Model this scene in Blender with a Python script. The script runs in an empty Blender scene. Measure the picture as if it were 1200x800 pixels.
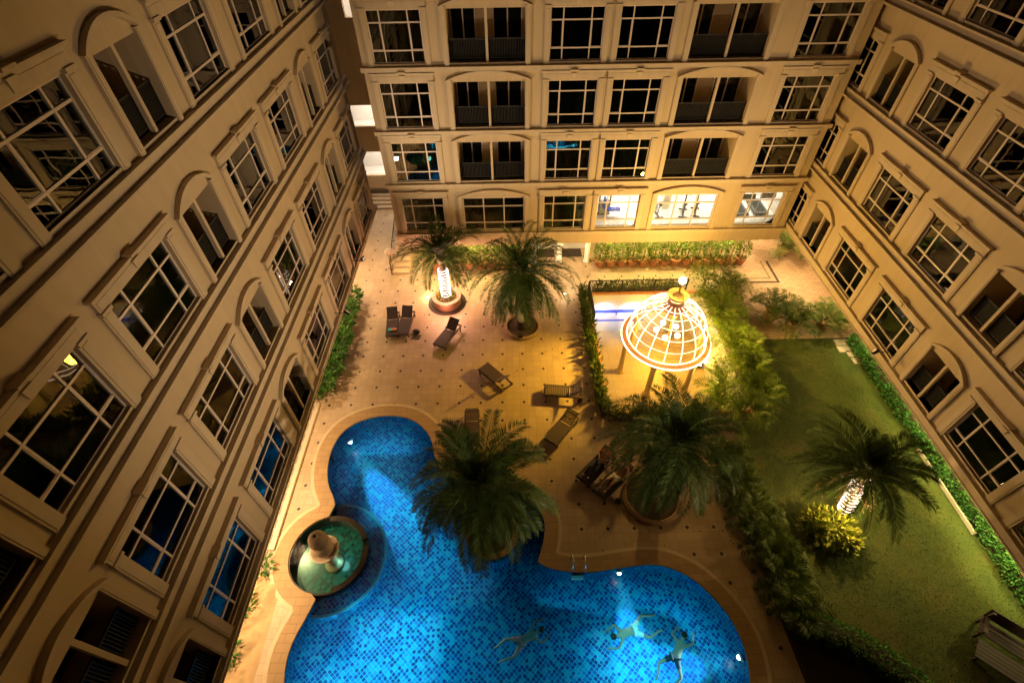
import bpy, bmesh, math, random
from math import pi, sin, cos, radians, atan2, hypot
from mathutils import Vector, Matrix
from mathutils.geometry import tessellate_polygon
random.seed(11)
R = random.random
def U(a, b): return random.uniform(a, b)

# ------------------------------------------------------------------ camera, world, exposure
S = bpy.context.scene
C = S.collection
CAM_H = 20.0
FPX = 581.0
PITCH = math.atan(554 / FPX)
cam = bpy.data.objects.new('camera', bpy.data.cameras.new('camera'))
C.objects.link(cam); S.camera = cam
cam.data.sensor_width = 36.0
cam.data.lens = FPX / 1200 * 36
cam.data.clip_start = 0.1; cam.data.clip_end = 600
cam.matrix_world = Matrix.Translation((0, 0, CAM_H)) @ Matrix.Rotation(PITCH, 4, 'X') @ Matrix.Rotation(radians(-1.0), 4, 'Z')

W = bpy.data.worlds.new('World'); S.world = W; W.use_nodes = True
wn = W.node_tree
bg = wn.nodes['Background']
sky = wn.nodes.new('ShaderNodeTexSky'); sky.sky_type = 'NISHITA'; sky.sun_disc = False
sky.sun_elevation = radians(1.5); sky.sun_rotation = radians(200)
tint = wn.nodes.new('ShaderNodeMix'); tint.data_type = 'RGBA'; tint.blend_type = 'MULTIPLY'; tint.inputs[0].default_value = 1.0
wn.links.new(sky.outputs[0], tint.inputs[6]); tint.inputs[7].default_value = (1.0, 0.55, 0.36, 1)
wn.links.new(tint.outputs[2], bg.inputs[0]); bg.inputs[1].default_value = 0.008
S.view_settings.view_transform = 'Standard'; S.view_settings.look = 'None'
S.view_settings.exposure = 0.0; S.view_settings.gamma = 1.0
S.render.engine = 'CYCLES'
S.cycles.max_bounces = 6; S.cycles.transparent_max_bounces = 12
S.cycles.diffuse_bounces = 4; S.cycles.glossy_bounces = 3
S.cycles.sample_clamp_indirect = 3.0; S.cycles.sample_clamp_direct = 0
S.cycles.caustics_reflective = False; S.cycles.caustics_refractive = False

WARM = (1.0, 0.60, 0.24)
LAMPS = []
def point(loc, power, col=WARM, r=0.12):
    d = bpy.data.lights.new('lamp_light', 'POINT'); d.energy = power; d.color = col; d.shadow_soft_size = r
    o = bpy.data.objects.new('lamp_light', d); o.location = loc; C.objects.link(o); return o
def spot(loc, to, power, col=WARM, angle=70, blend=0.6, r=0.06):
    d = bpy.data.lights.new('spot_light', 'SPOT'); d.energy = power; d.color = col; d.shadow_soft_size = r
    d.spot_size = radians(angle); d.spot_blend = blend
    o = bpy.data.objects.new('spot_light', d); o.location = loc
    o.rotation_euler = (Vector(to) - Vector(loc)).to_track_quat('-Z', 'Y').to_euler(); C.objects.link(o); return o
def area(loc, sx, sy, power, col=WARM, rot=(0, 0, 0)):
    d = bpy.data.lights.new('panel_light', 'AREA'); d.energy = power; d.color = col
    d.shape = 'RECTANGLE'; d.size = sx; d.size_y = sy
    o = bpy.data.objects.new('panel_light', d); o.location = loc; o.rotation_euler = rot; C.objects.link(o); return o

# ------------------------------------------------------------------ pixel helpers (photo 1200x800 -> world)
_F = Vector((0, sin(PITCH), -cos(PITCH))); _U = Vector((0, cos(PITCH), sin(PITCH))); _R = Vector((1, 0, 0))
def ray(px, py):
    x = px - 600; y = 400 - py; c, s = cos(radians(1)), sin(radians(1))
    return _F * FPX + _R * (c * x + s * y) + _U * (-s * x + c * y)
def G(px, py, z=0.0):
    r = ray(px, py); t = (z - CAM_H) / r.z
    return Vector((r.x * t, r.y * t, z))

# ------------------------------------------------------------------ mesh builder
class MB:
    def __init__(s): s.v = []; s.f = []; s.uv = None
    def quad(s, a, b, c, d): n = len(s.v); s.v += [tuple(a), tuple(b), tuple(c), tuple(d)]; s.f.append((n, n+1, n+2, n+3))
    def tri(s, a, b, c): n = len(s.v); s.v += [tuple(a), tuple(b), tuple(c)]; s.f.append((n, n+1, n+2))
    def hexa(s, p):
        n = len(s.v); s.v += [tuple(q) for q in p]
        for q in ((0,3,2,1),(4,5,6,7),(0,1,5,4),(1,2,6,5),(2,3,7,6),(3,0,4,7)): s.f.append(tuple(n+i for i in q))
    def box(s, x0, x1, y0, y1, z0, z1):
        s.hexa([(x0,y0,z0),(x1,y0,z0),(x1,y1,z0),(x0,y1,z0),(x0,y0,z1),(x1,y0,z1),(x1,y1,z1),(x0,y1,z1)])
    def fbox(s, u0, u1, w0, w1, z0, z1): s.box(u0, u1, -w1, -w0, z0, z1)   # facade space: w sticks out of the wall
    def obox(s, c, ax, ay, az):
        c = Vector(c); ax = Vector(ax); ay = Vector(ay); az = Vector(az)
        s.hexa([c-ax-ay-az, c+ax-ay-az, c+ax+ay-az, c-ax+ay-az, c-ax-ay+az, c+ax-ay+az, c+ax+ay+az, c-ax+ay+az])
    def tube(s, pts, rad, n=8, caps=True, closed=False):
        pts = [Vector(p) for p in pts]; m = len(pts)
        if not isinstance(rad, (list, tuple)): rad = [rad] * m
        base = len(s.v)
        up = None
        for i, p in enumerate(pts):
            if closed: t = pts[(i+1) % m] - pts[i-1]
            else: t = pts[min(i+1, m-1)] - pts[max(i-1, 0)]
            t.normalize()
            if up is None: up = t.orthogonal().normalized()
            else:
                up = up - t * up.dot(t)
                if up.length < 1e-6: up = t.orthogonal()
                up.normalize()
            b = t.cross(up)
            for k in range(n):
                a = 2 * pi * k / n
                s.v.append(tuple(p + (up * cos(a) + b * sin(a)) * rad[i]))
        for i in range(m if closed else m - 1):
            j = (i + 1) % m
            for k in range(n):
                l = (k + 1) % n
                s.f.append((base+i*n+k, base+i*n+l, base+j*n+l, base+j*n+k))
        if caps and not closed:
            s.f.append(tuple(base + k for k in reversed(range(n))))
            s.f.append(tuple(base + (m-1)*n + k for k in range(n)))
    def lathe(s, prof, c=(0,0,0), n=24, cap=True):
        base = len(s.v); m = len(prof)
        for r, z in prof:
            for k in range(n):
                a = 2*pi*k/n; s.v.append((c[0]+r*cos(a), c[1]+r*sin(a), c[2]+z))
        for i in range(m-1):
            for k in range(n):
                l = (k+1) % n; s.f.append((base+i*n+k, base+i*n+l, base+(i+1)*n+l, base+(i+1)*n+k))
        if cap:
            s.f.append(tuple(base+k for k in reversed(range(n)))); s.f.append(tuple(base+(m-1)*n+k for k in range(n)))
    def ball(s, c, r, n=12, m=8, sc=(1,1,1)):
        prof = [(max(1e-3, r*sin(pi*i/m)), -r*cos(pi*i/m)) for i in range(m+1)]
        b0 = len(s.v); s.lathe(prof, (0,0,0), n, False)
        for i in range(b0, len(s.v)):
            x, y, z = s.v[i]; s.v[i] = (c[0]+x*sc[0], c[1]+y*sc[1], c[2]+z*sc[2])
    def sheet(s, outer, holes=(), z=0.0):
        polys = [[Vector((p[0], p[1], 0)) for p in outer]] + [[Vector((p[0], p[1], 0)) for p in h] for h in holes]
        base = len(s.v)
        for pl in polys:
            for p in pl: s.v.append((p.x, p.y, z))
        for t in tessellate_polygon(polys):
            a, b, c = [s.v[base+i] for i in t]
            ar = (b[0]-a[0])*(c[1]-a[1]) - (b[1]-a[1])*(c[0]-a[0])
            s.f.append(tuple(base+i for i in (t if ar > 0 else t[::-1])))
    def wallband(s, poly, z0, z1, closed=True, uvs=None):
        m = len(poly); L = 0.0
        for i in range(m if closed else m-1):
            a = poly[i]; b = poly[(i+1) % m]; d = hypot(b[0]-a[0], b[1]-a[1])
            s.quad((a[0],a[1],z0),(b[0],b[1],z0),(b[0],b[1],z1),(a[0],a[1],z1))
            if s.uv is not None: s.uv += [(L,z0),(L+d,z0),(L+d,z1),(L,z1)]
            L += d
    def build(s, name, m, parent=None, loc=None, smooth=False, recalc=False):
        me = bpy.data.meshes.new(name); me.from_pydata(s.v, [], s.f)
        if s.uv is not None:
            ul = me.uv_layers.new(name='UVMap')
            for i, q in enumerate(s.uv): ul.data[i].uv = q
        if recalc:
            b = bmesh.new(); b.from_mesh(me); bmesh.ops.recalc_face_normals(b, faces=b.faces); b.to_mesh(me); b.free()
        if smooth:
            for p in me.polygons: p.use_smooth = True
        me.materials.append(m)
        o = bpy.data.objects.new(name, me); C.objects.link(o)
        if parent: o.parent = parent
        if loc is not None: o.location = loc
        return o

def tag(o, label=None, cat=None, group=None, kind=None):
    if label: o['label'] = label
    if cat: o['category'] = cat
    if group: o['group'] = group
    if kind: o['kind'] = kind
    return o
def empty(name, loc, rz=0.0):
    o = bpy.data.objects.new(name, None); o.location = loc; o.rotation_euler = (0, 0, rz); C.objects.link(o); return o
def cp(o, parent=None, loc=None):
    c = o.copy(); C.objects.link(c); c.parent = parent
    if loc is not None: c.location = loc
    return c
def kids(o): return KID.get(o.name, [])
def copy_tree(o, parent=None):
    c = o.copy(); C.objects.link(c); c.parent = parent
    for ch in [x for x in S.objects if x.parent == o]: copy_tree(ch, c)
    return c
ORD = 'first second third fourth fifth sixth seventh eighth ninth tenth eleventh twelfth thirteenth fourteenth fifteenth sixteenth seventeenth eighteenth nineteenth twentieth'.split()

# ------------------------------------------------------------------ materials
class NT:
    def __init__(s, name):
        s.m = bpy.data.materials.new(name); s.m.use_nodes = True; s.t = s.m.node_tree
        s.b = s.t.nodes['Principled BSDF']; s.out = s.t.nodes['Material Output']
    def n(s, t): return s.t.nodes.new(t)
    def link(s, a, b): s.t.links.new(a, b)
    def set(s, inp, v):
        if hasattr(v, 'is_output'): s.link(v, inp)
        elif isinstance(v, (tuple, list)) and len(v) == 3 and inp.type == 'RGBA': inp.default_value = (*v, 1)
        else: inp.default_value = v
    def co(s, k='Object'): return s.n('ShaderNodeTexCoord').outputs[k]
    def map(s, v, scale=(1,1,1), rot=(0,0,0), loc=(0,0,0)):
        m = s.n('ShaderNodeMapping'); s.link(v, m.inputs[0]); m.inputs[1].default_value = loc; m.inputs[2].default_value = rot; m.inputs[3].default_value = scale
        return m.outputs[0]
    def noise(s, v, scale, detail=3, rough=0.55, dist=0.0):
        n = s.n('ShaderNodeTexNoise'); s.link(v, n.inputs['Vector']); n.inputs['Scale'].default_value = scale
        n.inputs['Detail'].default_value = detail; n.inputs['Roughness'].default_value = rough; n.inputs['Distortion'].default_value = dist
        return n.outputs[0]
    def white(s, v):
        n = s.n('ShaderNodeTexWhiteNoise'); n.noise_dimensions = '3D'; s.link(v, n.inputs['Vector']); return n.outputs['Value']
    def ramp(s, v, stops, const=False):
        r = s.n('ShaderNodeValToRGB'); s.link(v, r.inputs[0]); e = r.color_ramp.elements
        if const: r.color_ramp.interpolation = 'CONSTANT'
        while len(e) < len(stops): e.new(0.5)
        for q, (p, c) in zip(e, stops): q.position = p; q.color = (*c, 1) if len(c) == 3 else c
        return r.outputs[0]
    def mix(s, f, a, b, mode='MIX'):
        m = s.n('ShaderNodeMix'); m.data_type = 'RGBA'; m.blend_type = mode
        s.set(m.inputs[0], f); s.set(m.inputs[6], a); s.set(m.inputs[7], b); return m.outputs[2]
    def vm(s, op, a, b=None):
        m = s.n('ShaderNodeVectorMath'); m.operation = op; s.set(m.inputs[0], a)
        if b is not None: s.set(m.inputs[1], b)
        return m.outputs[0]
    def mt(s, op, a, b=None):
        m = s.n('ShaderNodeMath'); m.operation = op; s.set(m.inputs[0], a)
        if b is not None: s.set(m.inputs[1], b)
        return m.outputs[0]
    def sep(s, v):
        m = s.n('ShaderNodeSeparateXYZ'); s.link(v, m.inputs[0]); return m.outputs
    def bump(s, h, strength=0.3, dist=0.02):
        b = s.n('ShaderNodeBump'); s.link(h, b.inputs['Height']); b.inputs['Strength'].default_value = strength; b.inputs['Distance'].default_value = dist
        s.link(b.outputs[0], s.b.inputs['Normal']); return b.outputs[0]
    def col(s, c): s.set(s.b.inputs['Base Color'], c); return s
    def rough(s, v): s.set(s.b.inputs['Roughness'], v); return s
    def rnd(s): return s.n('ShaderNodeNewGeometry').outputs['Random Per Island']

def plain(name, c, rough=0.6, metal=0.0, var=0.15, scale=6.0):
    k = NT(name); v = k.co(); n = k.noise(v, scale, 4)
    k.col(k.mix(n, tuple(x*(1-var) for x in c), tuple(min(1, x*(1+var)) for x in c))); k.rough(rough); k.b.inputs['Metallic'].default_value = metal
    return k.m
def plaster(name, c):
    k = NT(name); v = k.co()
    big = k.noise(v, 0.35, 4, 0.6); streak = k.noise(k.map(v, (2.5, 2.5, 0.25)), 1.2, 4, 0.6)
    a = k.mix(big, tuple(x*0.90 for x in c), tuple(x*1.07 for x in c))
    a = k.mix(k.ramp(streak, [(0.42, (0,0,0)), (0.8, (0.5,0.5,0.5))]), a, tuple(x*0.72 for x in c))
    k.col(a); k.rough(0.85); k.bump(k.noise(v, 40, 3), 0.12, 0.01)
    return k.m
def emit(name, c, st):
    k = NT(name); k.col((0.8, 0.8, 0.8)); k.b.inputs['Emission Color'].default_value = (*c, 1); k.b.inputs['Emission Strength'].default_value = st
    return k.m
def leaf(name, c0, c1, c2=None, rough=0.5):
    k = NT(name); r = k.rnd(); big = k.noise(k.co(), 2.2, 3)
    st = [(0.0, c0), (0.7, c1)] + ([(1.0, c2)] if c2 else [])
    k.col(k.mix(k.ramp(big, [(0.3, (0,0,0)), (0.7, (0.6,0.6,0.6))]), k.ramp(r, st), c0)); k.rough(rough)
    k.b.inputs['Specular IOR Level'].default_value = 0.18
    tr = k.n('ShaderNodeBsdfTranslucent'); k.link(k.ramp(r, st), tr.inputs[0])
    ms = k.n('ShaderNodeMixShader'); ms.inputs[0].default_value = 0.25
    k.link(k.b.outputs[0], ms.inputs[1]); k.link(tr.outputs[0], ms.inputs[2]); k.link(ms.outputs[0], k.out.inputs[0])
    return k.m
def glass(name, tint=(0.75, 0.8, 0.75), bumpy=0.0, rough=0.0, gl=1.0, ior=1.33):
    k = NT(name); k.t.nodes.remove(k.b)
    tr = k.n('ShaderNodeBsdfTransparent'); tr.inputs[0].default_value = (*tint, 1)
    g = k.n('ShaderNodeBsdfGlossy'); g.inputs['Roughness'].default_value = rough; g.inputs[0].default_value = (gl, gl, gl, 1)
    fr = k.n('ShaderNodeFresnel'); fr.inputs[0].default_value = ior
    if bumpy:
        b = k.n('ShaderNodeBump'); k.link(k.noise(k.co(), 1.6, 4, 0.6, 0.6), b.inputs['Height']); b.inputs['Strength'].default_value = bumpy; b.inputs['Distance'].default_value = 0.08
        k.link(b.outputs[0], g.inputs['Normal']); k.link(b.outputs[0], fr.inputs['Normal'])
    else:
        b = k.n('ShaderNodeBump'); k.link(k.noise(k.co(), 1.1, 2), b.inputs['Height']); b.inputs['Strength'].default_value = 0.04; b.inputs['Distance'].default_value = 0.05
        k.link(b.outputs[0], g.inputs['Normal'])
    ms = k.n('ShaderNodeMixShader'); k.link(fr.outputs[0], ms.inputs[0]); k.link(tr.outputs[0], ms.inputs[1]); k.link(g.outputs[0], ms.inputs[2])
    k.link(ms.outputs[0], k.out.inputs[0]); return k.m

M = {}
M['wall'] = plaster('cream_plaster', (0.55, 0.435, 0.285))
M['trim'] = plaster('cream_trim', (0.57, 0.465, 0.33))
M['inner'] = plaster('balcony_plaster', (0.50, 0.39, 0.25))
M['white'] = plain('white_paint', (0.78, 0.76, 0.72), 0.6, 0, 0.05)
M['court'] = plain('court_white', (0.50, 0.50, 0.52), 0.7, 0, 0.05)
M['frame'] = plain('window_frame_paint', (0.66, 0.56, 0.49), 0.45, 0, 0.06)
M['dframe'] = plain('dark_door_frame', (0.10, 0.08, 0.06), 0.4, 0, 0.1)
M['glass'] = glass('window_glass', (0.55, 0.60, 0.54), ior=1.68)
M['cglass'] = glass('clear_glass', (0.93, 0.93, 0.90), ior=1.5)
M['rail'] = plain('dark_railing_metal', (0.008, 0.007, 0.006), 0.75, 0.0)
M['dark'] = plain('dark_void', (0.012, 0.010, 0.008), 0.8)
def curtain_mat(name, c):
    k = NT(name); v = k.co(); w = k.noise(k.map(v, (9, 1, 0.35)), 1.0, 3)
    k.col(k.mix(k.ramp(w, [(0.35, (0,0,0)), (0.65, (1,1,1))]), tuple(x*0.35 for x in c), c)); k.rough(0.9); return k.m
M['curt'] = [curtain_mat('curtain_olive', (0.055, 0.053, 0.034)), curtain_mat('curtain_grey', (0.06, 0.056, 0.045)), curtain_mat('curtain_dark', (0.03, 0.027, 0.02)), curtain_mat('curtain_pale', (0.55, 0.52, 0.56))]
k_ = M['curt'][3].node_tree; t_ = k_.nodes.new('ShaderNodeBsdfTranslucent'); t_.inputs[0].default_value = (0.6, 0.56, 0.62, 1); x_ = k_.nodes.new('ShaderNodeMixShader'); x_.inputs[0].default_value = 0.6
k_.links.new(k_.nodes['Principled BSDF'].outputs[0], x_.inputs[1]); k_.links.new(t_.outputs[0], x_.inputs[2]); k_.links.new(x_.outputs[0], k_.nodes['Material Output'].inputs[0])

def deck_mat():
    k = NT('deck_tiles'); v = k.co(); P = 1.08
    q = k.map(v, (1/P, 1/P, 0), (0,0,0), (-0.55/P, -17.05/P, 0))
    t = k.vm('SCALE', q); t.node.inputs[3].default_value = 3.0
    cell = k.white(k.vm('FLOOR', k.vm('ADD', t, (0.5, 0.5, 0.0))))
    big = k.noise(v, 0.45, 5, 0.6); fine = k.noise(v, 9, 4)
    c = k.ramp(cell, [(0.0, (0.37, 0.265, 0.16)), (1.0, (0.46, 0.34, 0.215))])
    c = k.mix(k.ramp(big, [(0.38, (0,0,0)), (0.72, (0.7,0.7,0.7))]), c, (0.26, 0.18, 0.105))
    c = k.mix(k.mt('MULTIPLY', fine, 0.35), c, (0.30, 0.22, 0.14))
    d = k.vm('ABSOLUTE', k.vm('SUBTRACT', k.vm('FRACTION', t), (0.5, 0.5, 0.5)))   # grout at 0.5 distance of shifted cells
    x, y, z = k.sep(d)
    g = k.mt('LESS_THAN', k.mt('MINIMUM', x, y), 0.018)
    c = k.mix(k.mt('MULTIPLY', g, 0.65), c, (0.17, 0.115, 0.065))
    e = k.vm('ABSOLUTE', k.vm('SUBTRACT', k.vm('FRACTION', k.vm('ADD', q, (0.5, 0.5, 0.5))), (0.5, 0.5, 0.5)))
    ex, ey, ez = k.sep(e)
    dot = k.mt('LESS_THAN', k.mt('ADD', ex, ey), 0.083)
    c = k.mix(dot, c, (0.018, 0.013, 0.01))
    k.col(c); k.rough(k.ramp(fine, [(0.3, (0.38,)*3), (0.7, (0.6,)*3)]))
    k.bump(k.mt('SUBTRACT', k.mt('MULTIPLY', fine, 0.25), g), 0.25, 0.01)
    return k.m
# grout line fix: cells are centred on integer+0.5, so shift by half a tile inside the node above
M['deck'] = deck_mat()
def brick_mat(name, c0, c1, mortar, w, h, rot=0.0, off=0.5, ms=0.012):
    k = NT(name); v = k.co(); b = k.n('ShaderNodeTexBrick'); b.offset = off
    k.link(k.map(v, (1,1,1), (0,0,rot)), b.inputs['Vector'])
    for i, c in ((1, c0), (2, c1), (3, mortar)): b.inputs[i].default_value = (*c, 1)
    b.inputs['Scale'].default_value = 1; b.inputs['Mortar Size'].default_value = ms; b.inputs['Brick Width'].default_value = w; b.inputs['Row Height'].default_value = h
    n = k.noise(v, 1.3, 5); k.col(k.mix(k.mt('MULTIPLY', n, 0.7), b.outputs[0], tuple(x*0.55 for x in c0), 'MIX')); k.rough(0.7)
    k.bump(k.mt('ADD', k.mt('MULTIPLY', b.outputs[1], -1.0), k.mt('MULTIPLY', k.noise(v, 14, 3), 0.4)), 0.3, 0.012)
    return k.m
M['stone'] = brick_mat('paving_setts', (0.44, 0.31, 0.19), (0.34, 0.23, 0.135), (0.17, 0.11, 0.065), 0.42, 0.21)
M['stonep'] = brick_mat('stone_planks', (0.48, 0.37, 0.26), (0.42, 0.32, 0.22), (0.10, 0.07, 0.045), 0.62, 0.30, 0, 0.5, 0.02)
M['pale'] = brick_mat('pale_entry_tiles', (0.5, 0.4, 0.3), (0.46, 0.37, 0.27), (0.3, 0.22, 0.15), 0.5, 0.5, 0, 0.0)
M['cop'] = brick_mat('coping_stone', (0.40, 0.26, 0.125), (0.34, 0.22, 0.105), (0.24, 0.15, 0.07), 0.55, 0.30)
M['coplight'] = plain('coping_pale_border', (0.47, 0.36, 0.23), 0.6, 0, 0.15, 3)
M['pitfloor'] = brick_mat('court_floor_tiles', (0.52, 0.40, 0.22), (0.48, 0.37, 0.20), (0.30, 0.2, 0.1), 0.6, 0.6, 0, 0.0, 0.008)
def mosaic(name, cols, grout, size, rot, kind='UV', gw=0.07, ga=0.8):
    k = NT(name); v = k.co(kind)
    q = k.map(v, (1/size, 1/size, 1/size), (0, 0, rot))
    r = k.white(k.vm('FLOOR', k.vm('MULTIPLY', q, (1, 1, 0))))
    n = len(cols); c = k.ramp(r, [(i/n, cc) for i, cc in enumerate(cols)], True)
    d = k.vm('ABSOLUTE', k.vm('SUBTRACT', k.vm('FRACTION', q), (0.5, 0.5, 0.5))); x, y, z = k.sep(d)
    g = k.mt('GREATER_THAN', k.mt('MAXIMUM', x, y), 0.5 - gw)
    c = k.mix(k.mt('MULTIPLY', k.noise(v, 0.8, 3), 0.5), c, cols[0])
    k.col(k.mix(k.mt('MULTIPLY', g, ga), c, grout)); k.rough(0.25)
    return k.m
BL = [(0.0008, 0.010, 0.13), (0.001, 0.025, 0.22), (0.001, 0.075, 0.30), (0.0015, 0.15, 0.40), (0.001, 0.03, 0.25), (0.002, 0.23, 0.44), (0.003, 0.31, 0.46)]
M['pool'] = mosaic('blue_mosaic_floor', BL, (0.012, 0.36, 0.58), 0.135, radians(43))
M['poolw'] = mosaic('blue_mosaic_wall', BL, (0.02, 0.40, 0.62), 0.135, 0)
M['basin'] = mosaic('green_mosaic', [(0.0015, 0.020, 0.024), (0.002, 0.038, 0.042), (0.003, 0.075, 0.076), (0.005, 0.11, 0.105)], (0.004, 0.06, 0.062), 0.135, radians(40))
M['basinrim'] = mosaic('basin_rim_tile', [(0.013, 0.009, 0.006), (0.02, 0.013, 0.008), (0.016, 0.014, 0.012)], (0.045, 0.042, 0.034), 0.13, 0, 'UV', 0.05, 0.6)
k = NT('pool_water'); k.t.nodes.remove(k.b); g = k.n('ShaderNodeBsdfGlass'); g.inputs['IOR'].default_value = 1.33; g.inputs['Roughness'].default_value = 0.0; g.inputs[0].default_value = (0.86, 0.97, 1.0, 1)
bb = k.n('ShaderNodeBump'); k.link(k.noise(k.co(), 1.5, 4, 0.55, 0.5), bb.inputs['Height']); bb.inputs['Strength'].default_value = 0.26; bb.inputs['Distance'].default_value = 0.08; k.link(bb.outputs[0], g.inputs['Normal'])
vs = k.n('ShaderNodeVolumeScatter'); vs.inputs['Color'].default_value = (0.10, 0.75, 1.0, 1); vs.inputs['Density'].default_value = 0.05
k.link(g.outputs[0], k.out.inputs['Surface']); k.link(vs.outputs[0], k.out.inputs['Volume']); M['water'] = k.m
M['gwater'] = glass('basin_water', (0.72, 0.95, 0.86), 0.5, rough=0.12, gl=0.3, ior=1.16)
def lawn_mat():
    k = NT('lawn_turf'); v = k.co(); a = k.noise(v, 0.55, 6, 0.7, 0.6); b = k.noise(v, 6, 5, 0.7); c2 = k.noise(v, 60, 2)
    c = k.ramp(a, [(0.34, (0.030, 0.046, 0.002)), (0.47, (0.062, 0.082, 0.003)), (0.58, (0.085, 0.092, 0.005)), (0.68, (0.120, 0.088, 0.018))])
    c = k.mix(k.mt('MULTIPLY', b, 0.6), c, (0.022, 0.033, 0.002)); c = k.mix(k.mt('MULTIPLY', c2, 0.4), c, (0.070, 0.092, 0.004))
    k.col(c); k.rough(0.95); k.bump(k.mt('ADD', b, c2), 0.9, 0.06); return k.m
M['lawn'] = lawn_mat()
M['soil'] = plain('dark_soil', (0.060, 0.038, 0.022), 0.95, 0, 0.4, 5)
M['sand'] = plain('sandy_rock', (0.40, 0.28, 0.15), 0.9, 0, 0.35, 2.2)
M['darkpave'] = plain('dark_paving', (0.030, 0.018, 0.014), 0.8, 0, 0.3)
M['asph'] = plain('outer_ground', (0.05, 0.045, 0.04), 0.9)
def bark(name, c):
    k = NT(name); v = k.co(); w = k.n('ShaderNodeTexWave'); w.bands_direction = 'Z'; k.link(v, w.inputs['Vector']); w.inputs['Scale'].default_value = 2.6; w.inputs['Distortion'].default_value = 2.5
    k.col(k.mix(w.outputs['Fac'], tuple(x*0.4 for x in c), c)); k.rough(0.9); k.bump(w.outputs['Fac'], 0.8, 0.05); return k.m
M['bark'] = bark('palm_bark', (0.20, 0.14, 0.085)); M['bark_dark'] = bark('dark_palm_bark', (0.10, 0.07, 0.04))
M['frond'] = leaf('palm_frond', (0.030, 0.064, 0.014), (0.080, 0.138, 0.028), (0.135, 0.18, 0.05))
M['shaft'] = plain('green_crownshaft', (0.085, 0.095, 0.035), 0.8, 0, 0.4, 9)
M['dryfrond'] = leaf('dry_frond', (0.10, 0.065, 0.025), (0.20, 0.135, 0.055), (0.26, 0.18, 0.08))
M['areca'] = leaf('areca_frond', (0.055, 0.10, 0.014), (0.15, 0.21, 0.026), (0.28, 0.27, 0.04))
M['hedge'] = leaf('hedge_leaf', (0.045, 0.13, 0.025), (0.11, 0.27, 0.055), (0.18, 0.34, 0.08))
M['hedge_dark'] = leaf('dark_hedge_leaf', (0.045, 0.08, 0.014), (0.11, 0.16, 0.028), (0.16, 0.20, 0.04))
M['strap'] = leaf('strap_leaf', (0.045, 0.075, 0.012), (0.10, 0.15, 0.025), (0.18, 0.21, 0.05))
M['bamboo'] = leaf('potted_shrub_leaf', (0.06, 0.11, 0.014), (0.15, 0.23, 0.03), (0.25, 0.31, 0.05))
M['croton'] = leaf('croton_leaf', (0.10, 0.15, 0.012), (0.28, 0.31, 0.03), (0.42, 0.37, 0.08))
M['terra'] = plain('terracotta', (0.34, 0.15, 0.07), 0.8, 0, 0.2)
M['pink'] = plain('pinkish_render', (0.42, 0.22, 0.15), 0.75, 0, 0.12)
M['kerb'] = plain('white_kerb', (0.48, 0.40, 0.31), 0.65, 0, 0.12, 2)
M['wood'] = plain('brown_lounger_wood', (0.052, 0.031, 0.020), 0.6, 0, 0.3, 12)
M['wood2'] = plain('weathered_bench_wood', (0.050, 0.032, 0.026), 0.75, 0, 0.45, 7)
M['sling'] = plain('dark_sling_fabric', (0.040, 0.029, 0.026), 0.8, 0, 0.2, 20)
M['orange'] = plain('orange_stained_wood', (0.42, 0.17, 0.055), 0.5, 0, 0.15)
M['gold'] = plain('golden_bowl', (0.30, 0.19, 0.065), 0.4, 0.3, 0.1)
M['column'] = plain('ochre_column', (0.52, 0.38, 0.18), 0.6, 0, 0.08)
M['chrome'] = plain('chrome', (0.7, 0.7, 0.7), 0.15, 1.0, 0.03)
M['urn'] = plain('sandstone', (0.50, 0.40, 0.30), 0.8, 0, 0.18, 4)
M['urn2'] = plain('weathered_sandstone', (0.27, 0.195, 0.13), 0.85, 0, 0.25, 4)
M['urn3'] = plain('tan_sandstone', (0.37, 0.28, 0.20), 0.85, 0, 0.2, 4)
M['blue'] = plain('blue_stripe_paint', (0.03, 0.06, 0.42), 0.4)
M['bluetile'] = mosaic('pale_blue_tiles', [(0.30, 0.42, 0.70), (0.42, 0.55, 0.78), (0.20, 0.32, 0.62), (0.5, 0.6, 0.8)], (0.65, 0.7, 0.8), 0.12, 0, 'Object', 0.06)
M['skin'] = plain('skin', (0.36, 0.20, 0.125), 0.5, 0, 0.06)
M['hair'] = plain('dark_hair', (0.012, 0.009, 0.007), 0.6)
M['red'] = plain('red_cloth', (0.55, 0.05, 0.04), 0.8); M['whitecloth'] = plain('white_cloth', (0.62, 0.58, 0.5), 0.8)
M['navy'] = plain('dark_cloth', (0.02, 0.02, 0.035), 0.8); M['black'] = plain('black_rubber', (0.012, 0.011, 0.011), 0.6)
M['teal'] = plain('teal_cloth', (0.06, 0.35, 0.30), 0.8); M['pinkc'] = plain('coral_cloth', (0.55, 0.16, 0.12), 0.8)
M['gymgrey'] = plain('gym_grey', (0.09, 0.085, 0.085), 0.4); M['gymblue'] = plain('gym_blue_vinyl', (0.02, 0.07, 0.45), 0.5)
M['gymsteel'] = plain('gym_steel', (0.35, 0.34, 0.33), 0.35, 0.6)
M['e_white'] = emit('lamp_white', (1.0, 0.90, 0.74), 8.0)
M['e_fill'] = emit('fill_light_lens', (1.0, 0.75, 0.45), 0.25)  # lens of the added facade fill lights
M['e_tube'] = emit('light_tube', (1.0, 0.74, 0.50), 3.0)
M['e_globe'] = emit('globe_bulb', (1.0, 0.86, 0.62), 9.0)
M['e_rope'] = emit('light_rope', (1.0, 0.80, 0.68), 4.0)
M['e_pool'] = emit('pool_lamp_lens', (0.9, 0.97, 1.0), 9.0)
M['e_gym'] = emit('gym_ceiling_panel', (1.0, 0.93, 0.80), 2.2)
M['e_gal'] = emit('gallery_lamp', (1.0, 0.85, 0.72), 9.0)
M['e_red'] = emit('exit_lamp', (1.0, 0.2, 0.25), 4.0)

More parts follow.
